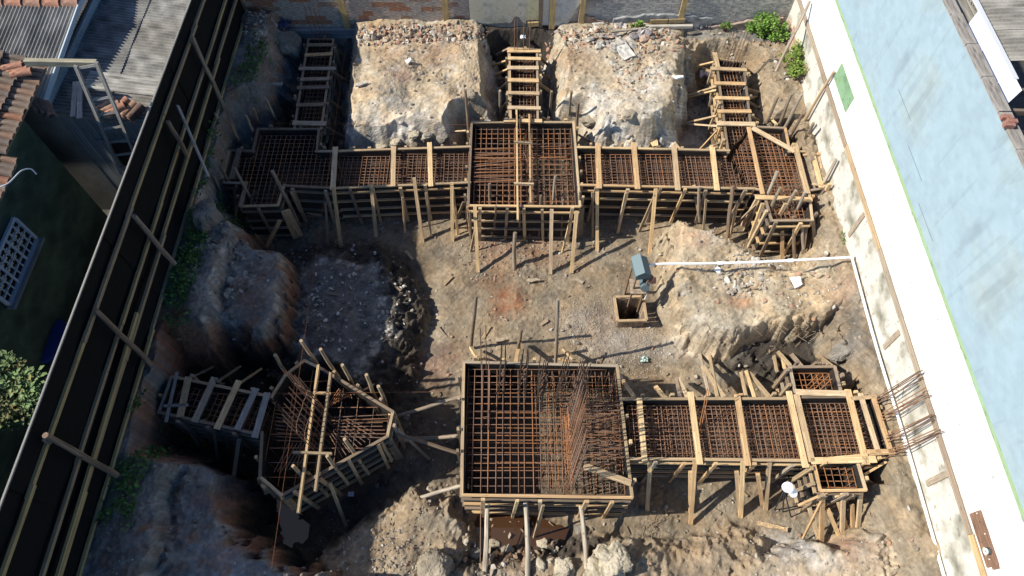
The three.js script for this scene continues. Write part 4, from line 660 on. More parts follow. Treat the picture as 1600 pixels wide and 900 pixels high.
for (const [n, x, y] of [['hindmost', 1366, 622], ['second hindmost', 1374, 648], ['third hindmost', 1382, 682], ['nearest', 1391, 702]])
  uprights(`${n} group of long starter bars leaning over the white pipe at lower right`, jit(x, y, 5, 8, 5, 1.35, 0.2, 0));
uprights('six thin starter bars at the end of the back right formwork', [[1131, 98, 1.0], [1136, 98, 1.1], [1141, 98, 1.1], [1146, 99, 1.15], [1151, 99, 1.1], [1157, 99, 1.0]]);
uprights('four thin starter bars at the head of the middle back formwork, before the plaster wall', [[804, 80, 1.1], [808, 80, 1.1], [818, 80, 1.0], [827, 80, 1.1]]);
uprights('four thin starter bars at the head of the shaded back left formwork', [[492, 64, 1.2], [499, 64, 1.2], [505, 64, 1.1], [511, 64, 1.2]]);
uprights('starter bars rising between the planks over the central footing', [[806, 205, 0.6], [812, 214, 0.7], [818, 250, 0.9], [824, 268, 0.9], [827, 230, 0.9], [815, 285, 0.8]]);
uprights('orange starter bars in the small box behind the cross-shaped formwork', [[1266, 598, 0.5], [1272, 600, 0.5], [1279, 602, 0.6], [1285, 606, 0.5]], rustOrange);
uprights('two orange bars rising from the long beam right of the largest footing', [[1094, 680, 0.8, 0.05, -0.7], [1099, 672, 0.8, 0.05, -0.7]], rustOrange, 0);
{ // column cage of the pointed footing, tipped over the planks
  const L = []; for (let i = 0; i < 9; i++) { const t = i / 8; L.push([mix(505, 490, t) + rr(-3, 3), mix(640, 705, t), 1.2, -0.35, -0.25]); }
  for (let i = 0; i < 5; i++) L.push([482 + i * 7, 625 + i * 4, 1.1, -0.32, -0.28]);
  uprights('rusty column cage leaning left over the planks of the pointed formwork', L, undefined, 3); }

// ---------------------------------------------------------------- poles and stakes (each its own thing)
function poles(list, where, r, m, name = 'timber_prop', cat = 'prop', grp) {
  list.forEach(([x0, y0, h0, x1, y1, h1, rad, mm], i) => {
    const a = P(x1, y1, h1), b = P(x0, y0, h0), n = list.length;
    const l = n === 1 ? where.replace('# of the', 'single') : where.replace('#', i === 0 ? 'leftmost' : i === n - 1 ? 'rightmost' : ORD[i] + ' from left');
    const k = rad ?? r, sawn = k < 0; const o = sawn ? board(scene, name, a, b, 0.085, 0.06, V(0, 0, 1), mm ?? pick(newWood)) : pole(scene, name, a, b, k, mm ?? m ?? pick(poleWood));

    tag(o, l, cat, grp);
  });
}
poles([[521, 293, 1.5, 533, 386, 0], [580, 288, 1.5, 588, 372, 0], [647, 278, 1.6, 661, 381, 0], [706, 285, 1.5, 707, 378, 0]], '# of props before the beam left of the centre footing', -1, null, 'timber_prop', 'prop', 'props of the left beam');
poles([[742, 323, 1.45, 747, 425, 0, -1], [764, 287, 1.7, 768, 368, 0.1], [804, 363, 1.0, 803, 421, 0, 0.055], [828, 282, 1.6, 827, 368, 0.1], [862, 327, 1.45, 860, 428, 0, -1], [868, 274, 1.9, 857, 370, 0.1], [901, 330, 1.45, 893, 426, 0, -1]], '# of props before the near side of the centre footing', 0.04, null, 'timber_prop', 'prop', 'props of the centre footing');
poles([[933, 290, 1.4, 933, 392, 0], [1025, 290, 1.4, 1015, 397, 0], [1084, 290, 1.3, 1094, 345, 0.3], [1092, 292, 1.5, 1093, 347, 0.3, 0.045], [1145, 291, 1.5, 1137, 371, 0.2, 0.055]], '# of props before the beam right of the centre footing', -1, null, 'timber_prop', 'prop', 'props of the right beam');
poles([[1214, 268, 2.0, 1178, 362, 0.2], [1219, 293, 1.9, 1182, 374, 0.2], [1228, 318, 1.5, 1196, 378, 0.2, -1], [1243, 297, 1.9, 1212, 356, 0.3], [1258, 300, 1.9, 1236, 352, 0.4], [1240, 338, 1.4, 1242, 410, 0.2, 0.05], [1253, 345, 1.3, 1257, 412, 0.2], [1262, 342, 1.3, 1251, 412, 0.2], [1297, 287, 1.7, 1270, 335, 0.4, -1], [1306, 248, 2.2, 1263, 330, 0.4, 0.05]], '# of poles crowded before the many-sided formwork', 0.045, null, 'timber_pole', 'pole', 'poles at the many-sided formwork');
poles([[1215, 150, 2.1, 1195, 198, 0.9], [1238, 147, 2.2, 1215, 200, 0.9], [1252, 147, 2.2, 1222, 207, 0.8], [1255, 178, 2.1, 1230, 222, 0.8], [1272, 193, 2.0, 1250, 232, 0.8]], '# of poles behind the many-sided formwork near the white wall', 0.045, null, 'timber_pole', 'pole', 'poles behind the many-sided formwork');
poles([[727, 140, 2.6, 735, 232, 0.3], [782, 142, 1.9, 782, 192, 0.3], [862, 142, 1.9, 859, 192, 0.3], [893, 142, 2.2, 887, 194, 0.6], [905, 160, 2.4, 900, 216, 0.9]], '# of the poles along the far side of the centre footing', 0.04, null, 'timber_pole', 'pole', 'poles behind the centre footing');
poles([[337, 177, 2.3, 367, 240, 0.6], [343, 260, 2.0, 380, 320, 0.2], [360, 193, 2.2, 382, 240, 0.5], [366, 262, 2.1, 421, 366, 0], [385, 180, 2.2, 404, 230, 0.4], [395, 168, 2.2, 409, 205, 0.5], [415, 155, 2.3, 437, 202, 0.5], [425, 266, 2.4, 464, 345, 0.3, 0.05], [335, 275, 1.8, 357, 335, 0.2]].sort((a, b) => a[0] - b[0]), '# of the poles around the shaded formwork beside the fence', 0.04, null, 'timber_pole', 'pole', 'poles at the shaded formwork');
poles([[430, 555, 2.0, 447, 584, 0.8], [471, 531, 2.5, 496, 570, 1.0], [500, 545, 2.3, 530, 591, 0.8], [535, 571, 2.2, 553, 605, 0.8], [571, 585, 2.2, 588, 626, 0.7], [592, 603, 2.1, 604, 634, 0.7]], '# of the stakes along the far side of the pointed formwork', 0.042, midWood[1], 'timber_stake', 'stake', 'stakes behind the pointed formwork');
poles([[457, 727, 1.8, 490, 760, 0.9], [479, 738, 1.4, 512, 775, 0.3], [510, 712, 1.9, 544, 757, 0.3], [537, 687, 2.0, 576, 740, 0.2], [594, 688, 1.4, 612, 720, 0.3]], '# of the stakes along the near side of the pointed formwork', 0.042, midWood[1], 'timber_stake', 'stake', 'stakes in front of the pointed formwork');
poles([[622, 650, 0.7, 722, 619, 1.1], [617, 678, 1.0, 722, 709, 0.5], [645, 685, 0.2, 722, 681, 0.9], [645, 781, 0.3, 724, 757, 1.0]], '# of poles braced against the left of the largest footing', 0.045, null, 'timber_prop', 'prop', 'props at the left of the largest footing');
poles([[743, 462, 2.35, 736, 545, 0], [815, 514, 1.4, 809, 545, 0.6], [872, 467, 2.6, 868, 568, 0.2]], '# of the posts standing behind the largest footing', 0.042, null, 'timber_post', 'post', 'posts behind the largest footing');
poles([[761, 787, 0.8, 757, 905, 0.3], [822, 783, 0.9, 825, 905, 0.35], [908, 789, 0.8, 917, 888, 0.35]], '# of the round props in front of the largest footing', 0.055, poleWood[3], 'timber_prop', 'prop', 'props in front of the largest footing');
poles([[1016, 719, 1.3, 1011, 797, 0], [1079, 737, 1.1, 1079, 800, 0], [1086, 717, 1.4, 1079, 818, 0], [1151, 737, 1.1, 1156, 800, 0], [1161, 720, 1.4, 1157, 808, 0], [1184, 741, 1.1, 1191, 788, 0.1], [1202, 720, 1.3, 1196, 796, 0]], '# of props before the long beam right of the largest footing', -1, null, 'timber_prop', 'prop', 'props of the front beam');
poles([[736, 543, 0.3, 750, 566, 1.1], [812, 535, 0.3, 806, 566, 1.1], [880, 545, 0.3, 902, 567, 1.1]], '# of the short sawn props behind the largest footing', -1, null, 'timber_prop', 'prop', 'short props behind the largest footing');
poles([[1186, 306, 1.4, 1160, 352, 0.2], [1192, 318, 1.3, 1172, 372, 0.2], [1203, 322, 1.3, 1186, 380, 0.2], [1222, 345, 1.2, 1222, 404, 0.1], [1270, 342, 1.2, 1275, 404, 0.2], [1284, 330, 1.1, 1290, 372, 0.4]], '# of sawn legs under the near end of the many-sided formwork', -1, null, 'timber_prop', 'prop', 'legs of the many-sided formwork');
poles([[735, 330, 1.6, 737, 372, 0.1], [775, 322, 1.5, 772, 365, 0.1], [812, 322, 1.5, 812, 366, 0.1], [845, 305, 1.7, 842, 368, 0.1], [880, 312, 1.6, 877, 368, 0.1], [906, 300, 1.7, 904, 366, 0.1]], '# of rough round stakes against the near face of the centre footing', 0.032, null, 'timber_stake', 'stake', 'stakes against the centre footing');
tag(pole(scene, 'timber_pole', P(1245, 206, 0.9), PX(1303, 113, XW - 0.06), 0.04, newWood[3]), 'pale pole leaning against the white wall beside the green patch', 'pole');
tag(pole(scene, 'timber_pole', PX(1212, 112, XW - 0.75), PX(1266, 2, XW - 0.08), 0.045, poleWood[1]), 'pole leaning in the far right corner by the bush', 'pole');
// ---------------------------------------------------------------- pump, pipe and sump
{
  const g = thing('sump_frame', 'small square slatted timber frame round the dark sump hole in the mud', 'frame');
  const q = [[962, 466], [1003, 465], [1008, 499], [967, 500]].map(a => P(a[0], a[1], 0.38));
  for (let i = 0; i < 4; i++) { const a = q[i], b = q[(i + 1) % 4], d = b.clone().sub(a), L = d.length(); d.normalize(); const nr = V(d.z, 0, -d.x), n = Math.round(L / 0.12);
    for (let k = 0; k < n; k++) { const s = L * (k + 0.5) / n, p = a.clone().addScaledVector(d, s); board(g, 'slat', V(p.x, -1.1, p.z), V(p.x, 0.34 + rr(-0.02, 0.05), p.z), L / n - 0.012, 0.025, nr, pick(oldWood)); }
    board(g, 'top_rail', a.clone().addScaledVector(nr, 0.03).addScaledVector(d, -0.03), b.clone().addScaledVector(nr, 0.03).addScaledVector(d, 0.03), 0.06, 0.06, UPV, newWood[3]); }
  board(g, 'lean_board', P(996, 487, -0.3), P(1006, 447, 0.9), 0.12, 0.03, V(1, 0, 0.3), newWood[3]);
}
{
  const g = thing('pump_box', 'grey-green metal pump cabinet on thin posts beside the sump', 'pump');
  const top = P(1004, 412, 1.75), m = M(0.10, 0.14, 0.148, { roughness: 0.7 }), sh = new THREE.Shape([[-0.17, 0], [0.17, 0], [0.17, 0.14], [0, 0.26], [-0.17, 0.14]].map(a => new THREE.Vector2(...a)));
  const q = new THREE.ExtrudeGeometry(sh, { depth: 0.48, bevelEnabled: true, bevelSize: 0.012, bevelThickness: 0.012, bevelSegments: 2 }); q.translate(0, 0, -0.24);
  const b = mesh('cabinet', q, m, g); b.position.set(top.x, top.y - 0.28, top.z); b.rotation.y = 0.12;
  const l = new THREE.BoxGeometry(0.23, 0.02, 0.53); const ll = mesh('lid', l, M(0.13, 0.18, 0.19, { roughness: 0.7 }), g); ll.position.set(top.x - 0.1, top.y - 0.02, top.z + 0.02); ll.rotation.set(0, 0.12, 0.58);
  const p = P(1010, 438, 1.25);
  const bx = mesh('motor', new THREE.CylinderGeometry(0.1, 0.1, 0.26, 20), m, g); bx.position.copy(p).add(V(-0.05, -0.05, 0.1)); bx.rotation.x = 1.2;
  const f = mesh('flange', new THREE.CylinderGeometry(0.09, 0.09, 0.07, 16), M(0.42, 0.19, 0.12), g); f.position.copy(p).add(V(0.08, 0.08, 0)); f.rotation.z = 0.6;
  const f2 = mesh('flange', new THREE.BoxGeometry(0.12, 0.1, 0.12), M(0.4, 0.2, 0.14), g); f2.position.copy(p).add(V(0.15, 0.04, 0.03));
  for (const [x, z] of [[-0.15, -0.2], [0.15, -0.2], [-0.12, 0.25], [0.15, 0.25]]) pole(g, 'leg', V(top.x + x, ground(top.x + x, top.z + z) - 0.1, top.z + z), V(top.x + x, top.y - 0.28, top.z + z), 0.028, oldWood[1]);
  board(g, 'shelf', V(top.x - 0.2, p.y - 0.2, p.z + 0.05), V(top.x + 0.24, p.y - 0.2, p.z + 0.05), 0.4, 0.03, UPV, oldWood[2]);
}
{
  const a = P(1017, 414, 1.42), pipe = thing('drain_pipe', 'long white plastic pipe from the pump to the white wall and along its foot', 'pipe');
  const c = PX(1331, 402, XW - 0.12), e = PX(1512, 960, XW - 0.07); e.y = 1.5;
  mesh('pipe_run', tube([P(1015, 424, 1.3), P(1013, 417, 1.42), a, a.clone().lerp(c, 0.25).add(V(0, -0.02, 0)), a.clone().lerp(c, 0.5).add(V(0, -0.05, 0)), a.clone().lerp(c, 0.75).add(V(0, -0.03, 0)), c], 0.03, 90, 10), pvcWhite, pipe);
  mesh('pipe_run', tube([c, c.clone().lerp(e, 0.3).add(V(-0.01, -0.03, 0)), c.clone().lerp(e, 0.6).add(V(0, 0.02, 0)), e], 0.03, 60, 10), pvcWhite, pipe);
  const el = mesh('elbow', new THREE.SphereGeometry(0.055, 14, 10), pvcWhite, pipe); el.position.copy(c);
  for (const t of [0.35, 0.7]) { const s = mesh('coupling', new THREE.CylinderGeometry(0.046, 0.046, 0.12, 14), pvcWhite, pipe); s.position.copy(a.clone().lerp(c, t)).add(V(0, -0.04, 0)); s.quaternion.setFromUnitVectors(UPV, c.clone().sub(a).normalize()); }
  const s2 = thing('suction_pipe', 'short white plastic pipe from the pump down into the sump', 'pipe');
  mesh('pipe_run', tube([P(1015, 433, 1.2), P(1016, 440, 1.05), P(1012, 455, 0.7), P(1003, 478, 0.1), P(996, 495, -0.4)], 0.026, 30, 8), pvcWhite, s2);
}
{ // white covered instrument on its tripod
  const g = thing('survey_tripod', 'dark three-legged tripod with a white covered head beside the front box formwork', 'tripod');
  const h = P(1232, 762, 1.45), feet = [G(1210, 797), G(1223, 800), G(1236, 808)], m = M(0.03, 0.03, 0.03), apex = h.clone().add(V(-0.03, -0.16, 0.02));
  for (const f of feet) bar(g, 'leg', f, apex, 0.014, m);
  const q = new THREE.SphereGeometry(0.115, 22, 16), p = q.attributes.position; for (let i = 0; i < p.count; i++) { const x = p.getX(i), y = p.getY(i), z = p.getZ(i), s = 1 + 0.25 * n2(x * 9 + 3, z * 9 + y * 5) + (y < 0 ? 0.25 * -y / 0.115 : 0); p.setXYZ(i, x * s, y * 0.62, z * s); } q.computeVertexNormals();
  const c = mesh('white_cover', q, M(0.8, 0.8, 0.82, { roughness: 0.8 }), g); c.position.copy(h);
  const b = mesh('flap', new THREE.CylinderGeometry(0.09, 0.1, 0.016, 20), M(0.78, 0.79, 0.82), g); b.position.copy(h).add(V(0.1, -0.06, 0.08)); b.rotation.set(0.3, 0.4, -0.3);
}
tag(board(scene, 'loose_plank', P(912, 728, 1.62), P(986, 755, 1.46), 0.13, 0.03, UPV, newWood[3]), 'loose plank lying askew over the right corner of the largest footing', 'plank');
// strings stretched over the dig
[['long orange string line running across the dig from front to back at the left', P(545, 40, 1.6), P(424, 890, 1.9)], ['orange string line running across the left of the dig to the largest footing', P(236, 616, 2.0), P(722, 612, 1.5)], ['orange string line running across the back of the dig', P(345, 192, 1.7), P(738, 195, 1.55)]].forEach(([l, a, b]) => tag(mesh('string_line', barGeo(a, b, 0.0025), M(0.3, 0.12, 0.05)), l, 'string'));
// ---------------------------------------------------------------- boulders, slabs and rubble
const stoneMats = [M(0.33, 0.28, 0.21, { map: concMap, bumpMap: soilBump, bumpScale: 0.02 }), M(0.46, 0.405, 0.31, { map: rep(stainMap, 1, 1), bumpMap: soilBump, bumpScale: 0.02 }), M(0.24, 0.22, 0.19, { map: concMap, bumpMap: soilBump, bumpScale: 0.02 })];
function rock(label, px, py, s, m, k, sink = 0.3, grp) {
  const q = mergeVertices(new THREE.IcosahedronGeometry(1, 20).deleteAttribute('uv').deleteAttribute('normal')), p = q.attributes.position;
  for (let i = 0; i < p.count; i++) { const v = V(p.getX(i), p.getY(i), p.getZ(i)); const r = 1 + 0.38 * PN.noise(v.x * 1.3 + k * 7, v.y * 1.3, v.z * 1.3) + 0.09 * PN.noise(v.x * 4 + k, v.y * 4, v.z * 4) + 0.11 * PN.noise(v.x * 9, v.y * 9 + k, v.z * 9) + 0.05 * PN.noise(v.x * 23, v.y * 23 + k, v.z * 23); v.multiplyScalar(r); if (v.y > 0.55) v.y = 0.55 + (v.y - 0.55) * 0.35; p.setXYZ(i, v.x * s[0], v.y * s[1], v.z * s[2]); }
  const uv = new Float32Array(p.count * 2); for (let i = 0; i < p.count; i++) { uv[i * 2] = (p.getX(i) + p.getY(i) * 0.6) / 1.2; uv[i * 2 + 1] = (p.getZ(i) + p.getY(i) * 0.7) / 1.2; } q.setAttribute('uv', new THREE.BufferAttribute(uv, 2)); q.computeVertexNormals();
  const c = G(px, py), o = mesh('boulder', q, m); o.position.set(c.x, ground(c.x, c.z) + s[1] * (1 - sink) - s[1] * 0.35, c.z); o.rotation.y = k; return tag(o, label, 'boulder', grp);
}
rock('tall pale boulder of lime rubble in front of the largest footing', 955, 880, [0.3, 0.55, 0.34], stoneMats[1], 1, 0.1);
rock('lower white lump of lime at the foot of the tall pale boulder', 938, 905, [0.38, 0.36, 0.3], stoneMats[1], 2);
rock('big tan boulder at the bottom edge left of the round props', 681, 890, [0.33, 0.5, 0.36], stoneMats[0], 3);
rock('white stone with a dark hollow among the props at the bottom edge', 880, 888, [0.2, 0.2, 0.2], stoneMats[1], 4);
rock('grey boulder beside the foot of the shaded back left formwork', 452, 75, [0.34, 0.42, 0.45], M(0.3, 0.28, 0.24, { map: concMap }), 7);
rock('pointed grey slab of rock standing by the shaded formwork and the fence', 330, 348, [0.2, 0.5, 0.32], stoneMats[2], 9, 0.2);
rock('dark stone behind the sloping mound right of the sump', 1305, 560, [0.3, 0.2, 0.2], stoneMats[2], 10);
[[795, 860], [848, 852], [742, 866], [772, 850], [845, 882], [905, 828]].forEach(([x, y], i) => rock('rough stone lying in the mud between the round props in front of the largest footing', x, y, [rr(0.08, 0.14), rr(0.08, 0.12), rr(0.08, 0.15)], stoneMats[i % 3], 20 + i, 0.35, 'stones between the front props'));
[[672, 224, 2], [690, 212, 2], [650, 228, 1], [620, 222, 1], [590, 214, 1], [735, 160, 0], [920, 190, 0], [980, 192, 0], [668, 215, 1]].forEach(([x, y, m], i) => rock('lime-white lump of rubble at the broken edge of the pale mounds', x, y, [rr(0.1, 0.22), rr(0.1, 0.2), rr(0.1, 0.2)], stoneMats[m], 40 + i, 0.4, 'lumps at the mound edges'));
function chunkGeo(k, flat) { const q = new THREE.IcosahedronGeometry(1, flat ? 0 : 1), p = q.attributes.position; for (let i = 0; i < p.count; i++) { const v = V(p.getX(i), p.getY(i), p.getZ(i)); const r = 1 + 0.5 * PN.noise(v.x * 1.7 + k * 5.1, v.y * 1.7, v.z * 1.7 + k); p.setXYZ(i, v.x * r, v.y * r * (flat ? 0.45 : 0.75), v.z * r); } q.computeVertexNormals(); return q; }
const chunkGeos = [0, 1, 2, 3].map(k => chunkGeo(k, k > 1));
{ // slabs of the pile by the back wall
  const cm = [M(0.6, 0.56, 0.5, { map: concMap }), M(0.5, 0.47, 0.42, { map: concMap }), M(0.56, 0.4, 0.31, { map: concMap }), M(0.68, 0.65, 0.6, { map: concMap }), M(0.34, 0.31, 0.33, { map: concMap })];
  for (let i = 0; i < 34; i++) { const px = 962 + 60 * (rnd() + rnd() - 1), py = 62 + 26 * (rnd() + rnd() - 1), p = G(px, py), s = rr(0.06, 0.17); const m = mesh('rubble_chunk', pick(chunkGeos), pick(cm)); m.scale.set(s * rr(0.8, 1.6), s * rr(0.4, 0.8), s * rr(0.8, 1.3)); m.rotation.set(rr(-0.5, 0.5), rr(0, 6), rr(-0.5, 0.5)); m.position.set(p.x, p.y + s * 0.3, p.z); tag(m, 'broken chunk of concrete, brick or plaster in the heap near the block wall', 'rubble', 'rubble heap near the block wall'); }
  const sl = (label, px, py, w, d, ry, m, tilt = 0.15) => { const p = G(px, py); const q = new THREE.BoxGeometry(w, 0.05, d, 6, 1, 6), a = q.attributes.position; for (let i = 0; i < a.count; i++) { a.setX(i, a.getX(i) + 0.05 * n2(a.getX(i) * 6 + w * 9, a.getZ(i) * 6)); a.setZ(i, a.getZ(i) + 0.05 * n2(a.getX(i) * 6, a.getZ(i) * 6 + 5)); } q.computeVertexNormals(); const o = mesh('broken_slab', q, m); o.position.copy(p).add(V(0, 0.07, 0)); o.rotation.set(tilt, ry, tilt * 0.7); tag(o, label, 'slab'); };
  sl('largest flat grey slab of plaster on the rubble heap', 976, 84, 0.36, 0.5, 0.5, cm[3]); sl('white square tile lying on the mound right of the pump', 1244, 443, 0.2, 0.24, 0.2, M(0.8, 0.8, 0.78), 0.05); sl('small white scrap on the mound under the pipe', 1120, 424, 0.13, 0.13, 0.8, M(0.75, 0.75, 0.73), 0.1);
  sl('pale broken board lying on the left pale mound edge', 566, 134, 0.35, 0.09, 0.2, M(0.6, 0.56, 0.5, { map: woodMap }), 0.1); sl('white plank scrap beside the back right formwork', 1057, 124, 0.36, 0.1, 0.1, M(0.72, 0.7, 0.66), 0.05); sl('white scrap of plaster in the middle of the left pale mound', 639, 98, 0.16, 0.1, 0.6, M(0.72, 0.7, 0.66), 0.15);
  sl('grey wooden scrap lying in the shaded trench at the back left', 425, 135, 0.6, 0.08, 0.1, greyWood[0], 0.05); sl('leaning light board between the right pale mound and the beam', 1018, 215, 0.16, 0.62, 0.25, newWood[2], 0.35); sl('flat wooden scrap lying in front of the square central footing', 833, 440, 0.33, 0.08, 0.05, oldWood[4], 0.03); sl('small board lying in the mud in front of the largest footing', 1205, 823, 0.62, 0.09, -0.2, newWood[3], 0.06);
  sl('plank stub lying left of the pump in the central mud', 782, 533, 0.22, 0.09, 0, oldWood[4], 0.03);
}
{ // timber offcuts
  for (const [x, y] of [[700, 440], [760, 520], [850, 505], [905, 440], [690, 520], [940, 560], [1120, 800], [1160, 770], [980, 830], [1040, 800], [640, 400], [620, 450], [1090, 600], [1240, 700], [560, 420], [520, 460]]) { const p = G(x, y), a = rr(0, 6.28), L = rr(0.12, 0.4), d = V(Math.cos(a) * L / 2, 0, Math.sin(a) * L / 2); tag(board(scene, 'timber_offcut', p.clone().sub(d).add(V(0, 0.03, 0)), p.clone().add(d).add(V(0, 0.03 + rr(-0.01, 0.03), 0)), rr(0.04, 0.08), 0.025, UPV, rnd() < 0.5 ? pick(oldWood) : pick(midWood)), 'short timber offcut lying on the dug soil between the formworks', 'offcut', 'timber offcuts on the soil'); }
}
{ // small rubble, gravel and clods: nobody could count them
  const cols = [[0.36, 0.32, 0.26], [0.29, 0.245, 0.19], [0.36, 0.21, 0.14], [0.5, 0.46, 0.4], [0.26, 0.22, 0.17], [0.27, 0.19, 0.13]].map(c => new THREE.Color().setRGB(...c));
  const dark = [[0.2, 0.17, 0.13], [0.16, 0.13, 0.1], [0.26, 0.22, 0.17], [0.4, 0.37, 0.33]].map(c => new THREE.Color().setRGB(...c));
  const scat = (name, label, list, geo) => { const im = new THREE.InstancedMesh(geo, M(1, 1, 1, { roughness: 1 }), list.length); im.name = numbered(name); const d = new THREE.Object3D();
    list.forEach((q, i) => { d.position.set(q.x, ground(q.x, q.z) + q.s * 0.2, q.z); d.rotation.set(rr(0, 6), rr(0, 6), rr(0, 6)); d.scale.set(q.s * rr(0.7, 1.4), q.s * rr(0.6, 1), q.s * rr(0.7, 1.3)); d.updateMatrix(); im.setMatrixAt(i, d.matrix); im.setColorAt(i, q.c); }); scene.add(im); tag(im, label, 'rubble', null, 'stuff'); };
  const inForm = (x, z) => formW.some(q => x > q.bb.min.x && x < q.bb.max.x && z > q.bb.min.z && z < q.bb.max.z && sdPoly(q.w, x, z) > -0.12) || sdPoly(sumpW, x, z) > -0.1;
  const zone = (px, py, h, r, n, s0, s1, cs, pow = 2) => { const p = P(px, py, h), out = []; for (let i = 0; i < n; i++) { const a = rr(0, 6.283), d = r * Math.sqrt(rnd()), x = p.x + Math.cos(a) * d, z = p.z + Math.sin(a) * d; if (x < XF + 0.1 || x > XW - 0.1 || z < ZB + 0.15 || inForm(x, z)) continue; out.push({ x, z, s: mix(s0, s1, Math.pow(rnd(), pow)), c: pick(cs) }); } return out; };
  let L = [];
  for (let i = 0; i < 6500; i++) { const x = rr(XF + 0.3, XW - 0.2), z = rr(ZB + 0.2, 8.2); if (inForm(x, z) || fbm(x * 0.7, z * 0.7, 3, 70) < rr(-0.5, 0.25)) continue; L.push({ x, z, s: mix(0.01, 0.055, Math.pow(rnd(), 4)), c: pick(x < -2.5 ? dark : rnd() < 0.5 ? cols : dark) }); }
  scat('soil_crumbs', 'crumbs of soil and small stones scattered over the whole dig', L, chunkGeos[0]);
  L = []; const redC = [cols[2], cols[2], cols[0], cols[3], cols[5]];
  for (let i = 0; i < 12; i++) L.push(...zone(565 + i * 16, 50 + rr(-4, 8), 1.65, 0.45, 60, 0.015, 0.075, redC)); for (let i = 0; i < 10; i++) L.push(...zone(880 + i * 18, 55 + rr(-6, 14), 1.65, 0.5, 55, 0.015, 0.09, redC));
  L.push(...zone(650, 85, 1.65, 1.3, 130, 0.01, 0.045, redC, 3)); L.push(...zone(400, 60, 1.4, 1.0, 420, 0.015, 0.1, cols)); L.push(...zone(1180, 70, 1.4, 1.2, 160, 0.015, 0.08, cols)); L.push(...zone(1000, 110, 1.6, 0.8, 220, 0.012, 0.06, [cols[3], cols[0], cols[2]]));
  scat('brick_rubble', 'broken brick and plaster bits strewn along the foot of the back wall', L, chunkGeos[2]);
  L = [...zone(950, 520, 0, 1.0, 1500, 0.007, 0.02, [cols[0], cols[1], cols[1], cols[5]]), ...zone(1000, 545, 0, 0.8, 800, 0.007, 0.02, [cols[0], cols[1]]), ...zone(900, 505, 0, 0.7, 500, 0.007, 0.02, [cols[0], cols[1], cols[5]])];
  scat('gravel', 'spilt pale gravel on the mud around the sump frame', L, chunkGeos[1]);
  L = [...zone(640, 840, 0.6, 0.9, 300, 0.01, 0.045, [cols[0], cols[1], cols[1], cols[5]], 3), ...zone(580, 880, 0.7, 0.8, 260, 0.01, 0.05, cols), ...zone(770, 395, 0, 0.9, 380, 0.01, 0.045, [cols[2], cols[5], cols[1]]), ...zone(860, 395, 0, 0.9, 300, 0.01, 0.04, [cols[2], cols[5], cols[1]]), ...zone(1230, 420, 1.15, 1.2, 260, 0.012, 0.08, cols), ...zone(1160, 430, 1.15, 0.6, 160, 0.015, 0.09, [cols[0], cols[3], cols[1]]), ...zone(340, 420, 1.5, 1.0, 240, 0.015, 0.1, [cols[0], cols[1], dark[1]]), ...zone(560, 480, 0.4, 1.3, 420, 0.012, 0.07, [cols[0], cols[3], dark[0], dark[1]]), ...zone(1150, 860, 0.6, 1.6, 220, 0.01, 0.03, [cols[1], cols[0], cols[5]]), ...zone(800, 855, 0.2, 1.0, 260, 0.015, 0.09, [cols[1], cols[0], cols[5]]), ...zone(1330, 840, 0.8, 0.9, 110, 0.012, 0.045, cols)];
  scat('loose_stones', 'loose stones and clods on the mounds and slopes of the dig', L, chunkGeos[3]);
}
// ---------------------------------------------------------------- plants
function leafBush(name, label, c, R, n, size, m, cat = 'bush', tip) {
  const g = thing(name, label, cat), pos = [], col = [], nor = [];
  for (let s = 0; s < 9; s++) { const a = rr(0, 6.28), e = V(Math.cos(a) * R[0] * 0.7, R[1] * rr(0.8, 1.6), Math.sin(a) * R[2] * 0.7); mesh('stem', tube([c.clone().add(V(0, -0.1, 0)), c.clone().addScaledVector(e, 0.5).add(V(rr(-0.05, 0.05), 0, rr(-0.05, 0.05))), c.clone().add(e)], 0.014, 8, 5), oldWood[1], g); }
  const clumps = Array.from({ length: Math.max(7, Math.round(n / 70)) }, () => { const v = V(rr(-1, 1), rr(-0.2, 1), rr(-1, 1)); while (v.length() > 1) v.set(rr(-1, 1), rr(-0.2, 1), rr(-1, 1)); return { v, k: rr(0.7, 1.3), r: rr(0.2, 0.42), tip: tip && rnd() < 0.3 }; });
  for (let i = 0; i < n; i++) {
    const q = pick(clumps), o = V(rr(-1, 1), rr(-1, 1), rr(-1, 1)).normalize().multiplyScalar(q.r * Math.cbrt(rnd())).add(q.v);
    const p = c.clone().add(V(o.x * R[0], (o.y + 0.55) * R[1], o.z * R[2])), d = V(o.x * 0.8 + rr(-0.9, 0.9), rr(-0.2, 0.8), o.z * 0.8 + rr(-0.9, 0.9)).normalize(), u = V(rr(-0.5, 0.5), 1, rr(-0.5, 0.5)).normalize(), sd = d.clone().cross(u).normalize(), L = size * rr(0.6, 1.3), w = L * 0.3, up = sd.clone().cross(d).normalize();
    const a = p, b = p.clone().addScaledVector(d, L * 0.5).addScaledVector(sd, w).addScaledVector(up, L * 0.08), e = p.clone().addScaledVector(d, L), f = p.clone().addScaledVector(d, L * 0.5).addScaledVector(sd, -w).addScaledVector(up, L * 0.08), mid = p.clone().addScaledVector(d, L * 0.5);
    for (const t of [[a, b, mid], [b, e, mid], [a, mid, f], [mid, e, f]]) for (const v of t) { pos.push(v.x, v.y, v.z); const k = q.k * (0.8 + 0.4 * rnd()); if (q.tip && rnd() < 0.35) col.push(k * 1.9, k * 0.8, k * 0.8); else col.push(k, k, k); }
  }
  const q = new THREE.BufferGeometry(); q.setAttribute('position', new THREE.Float32BufferAttribute(pos, 3)); q.setAttribute('color', new THREE.Float32BufferAttribute(col, 3)); q.computeVertexNormals();
  mesh('foliage', q, m, g); return g;
}
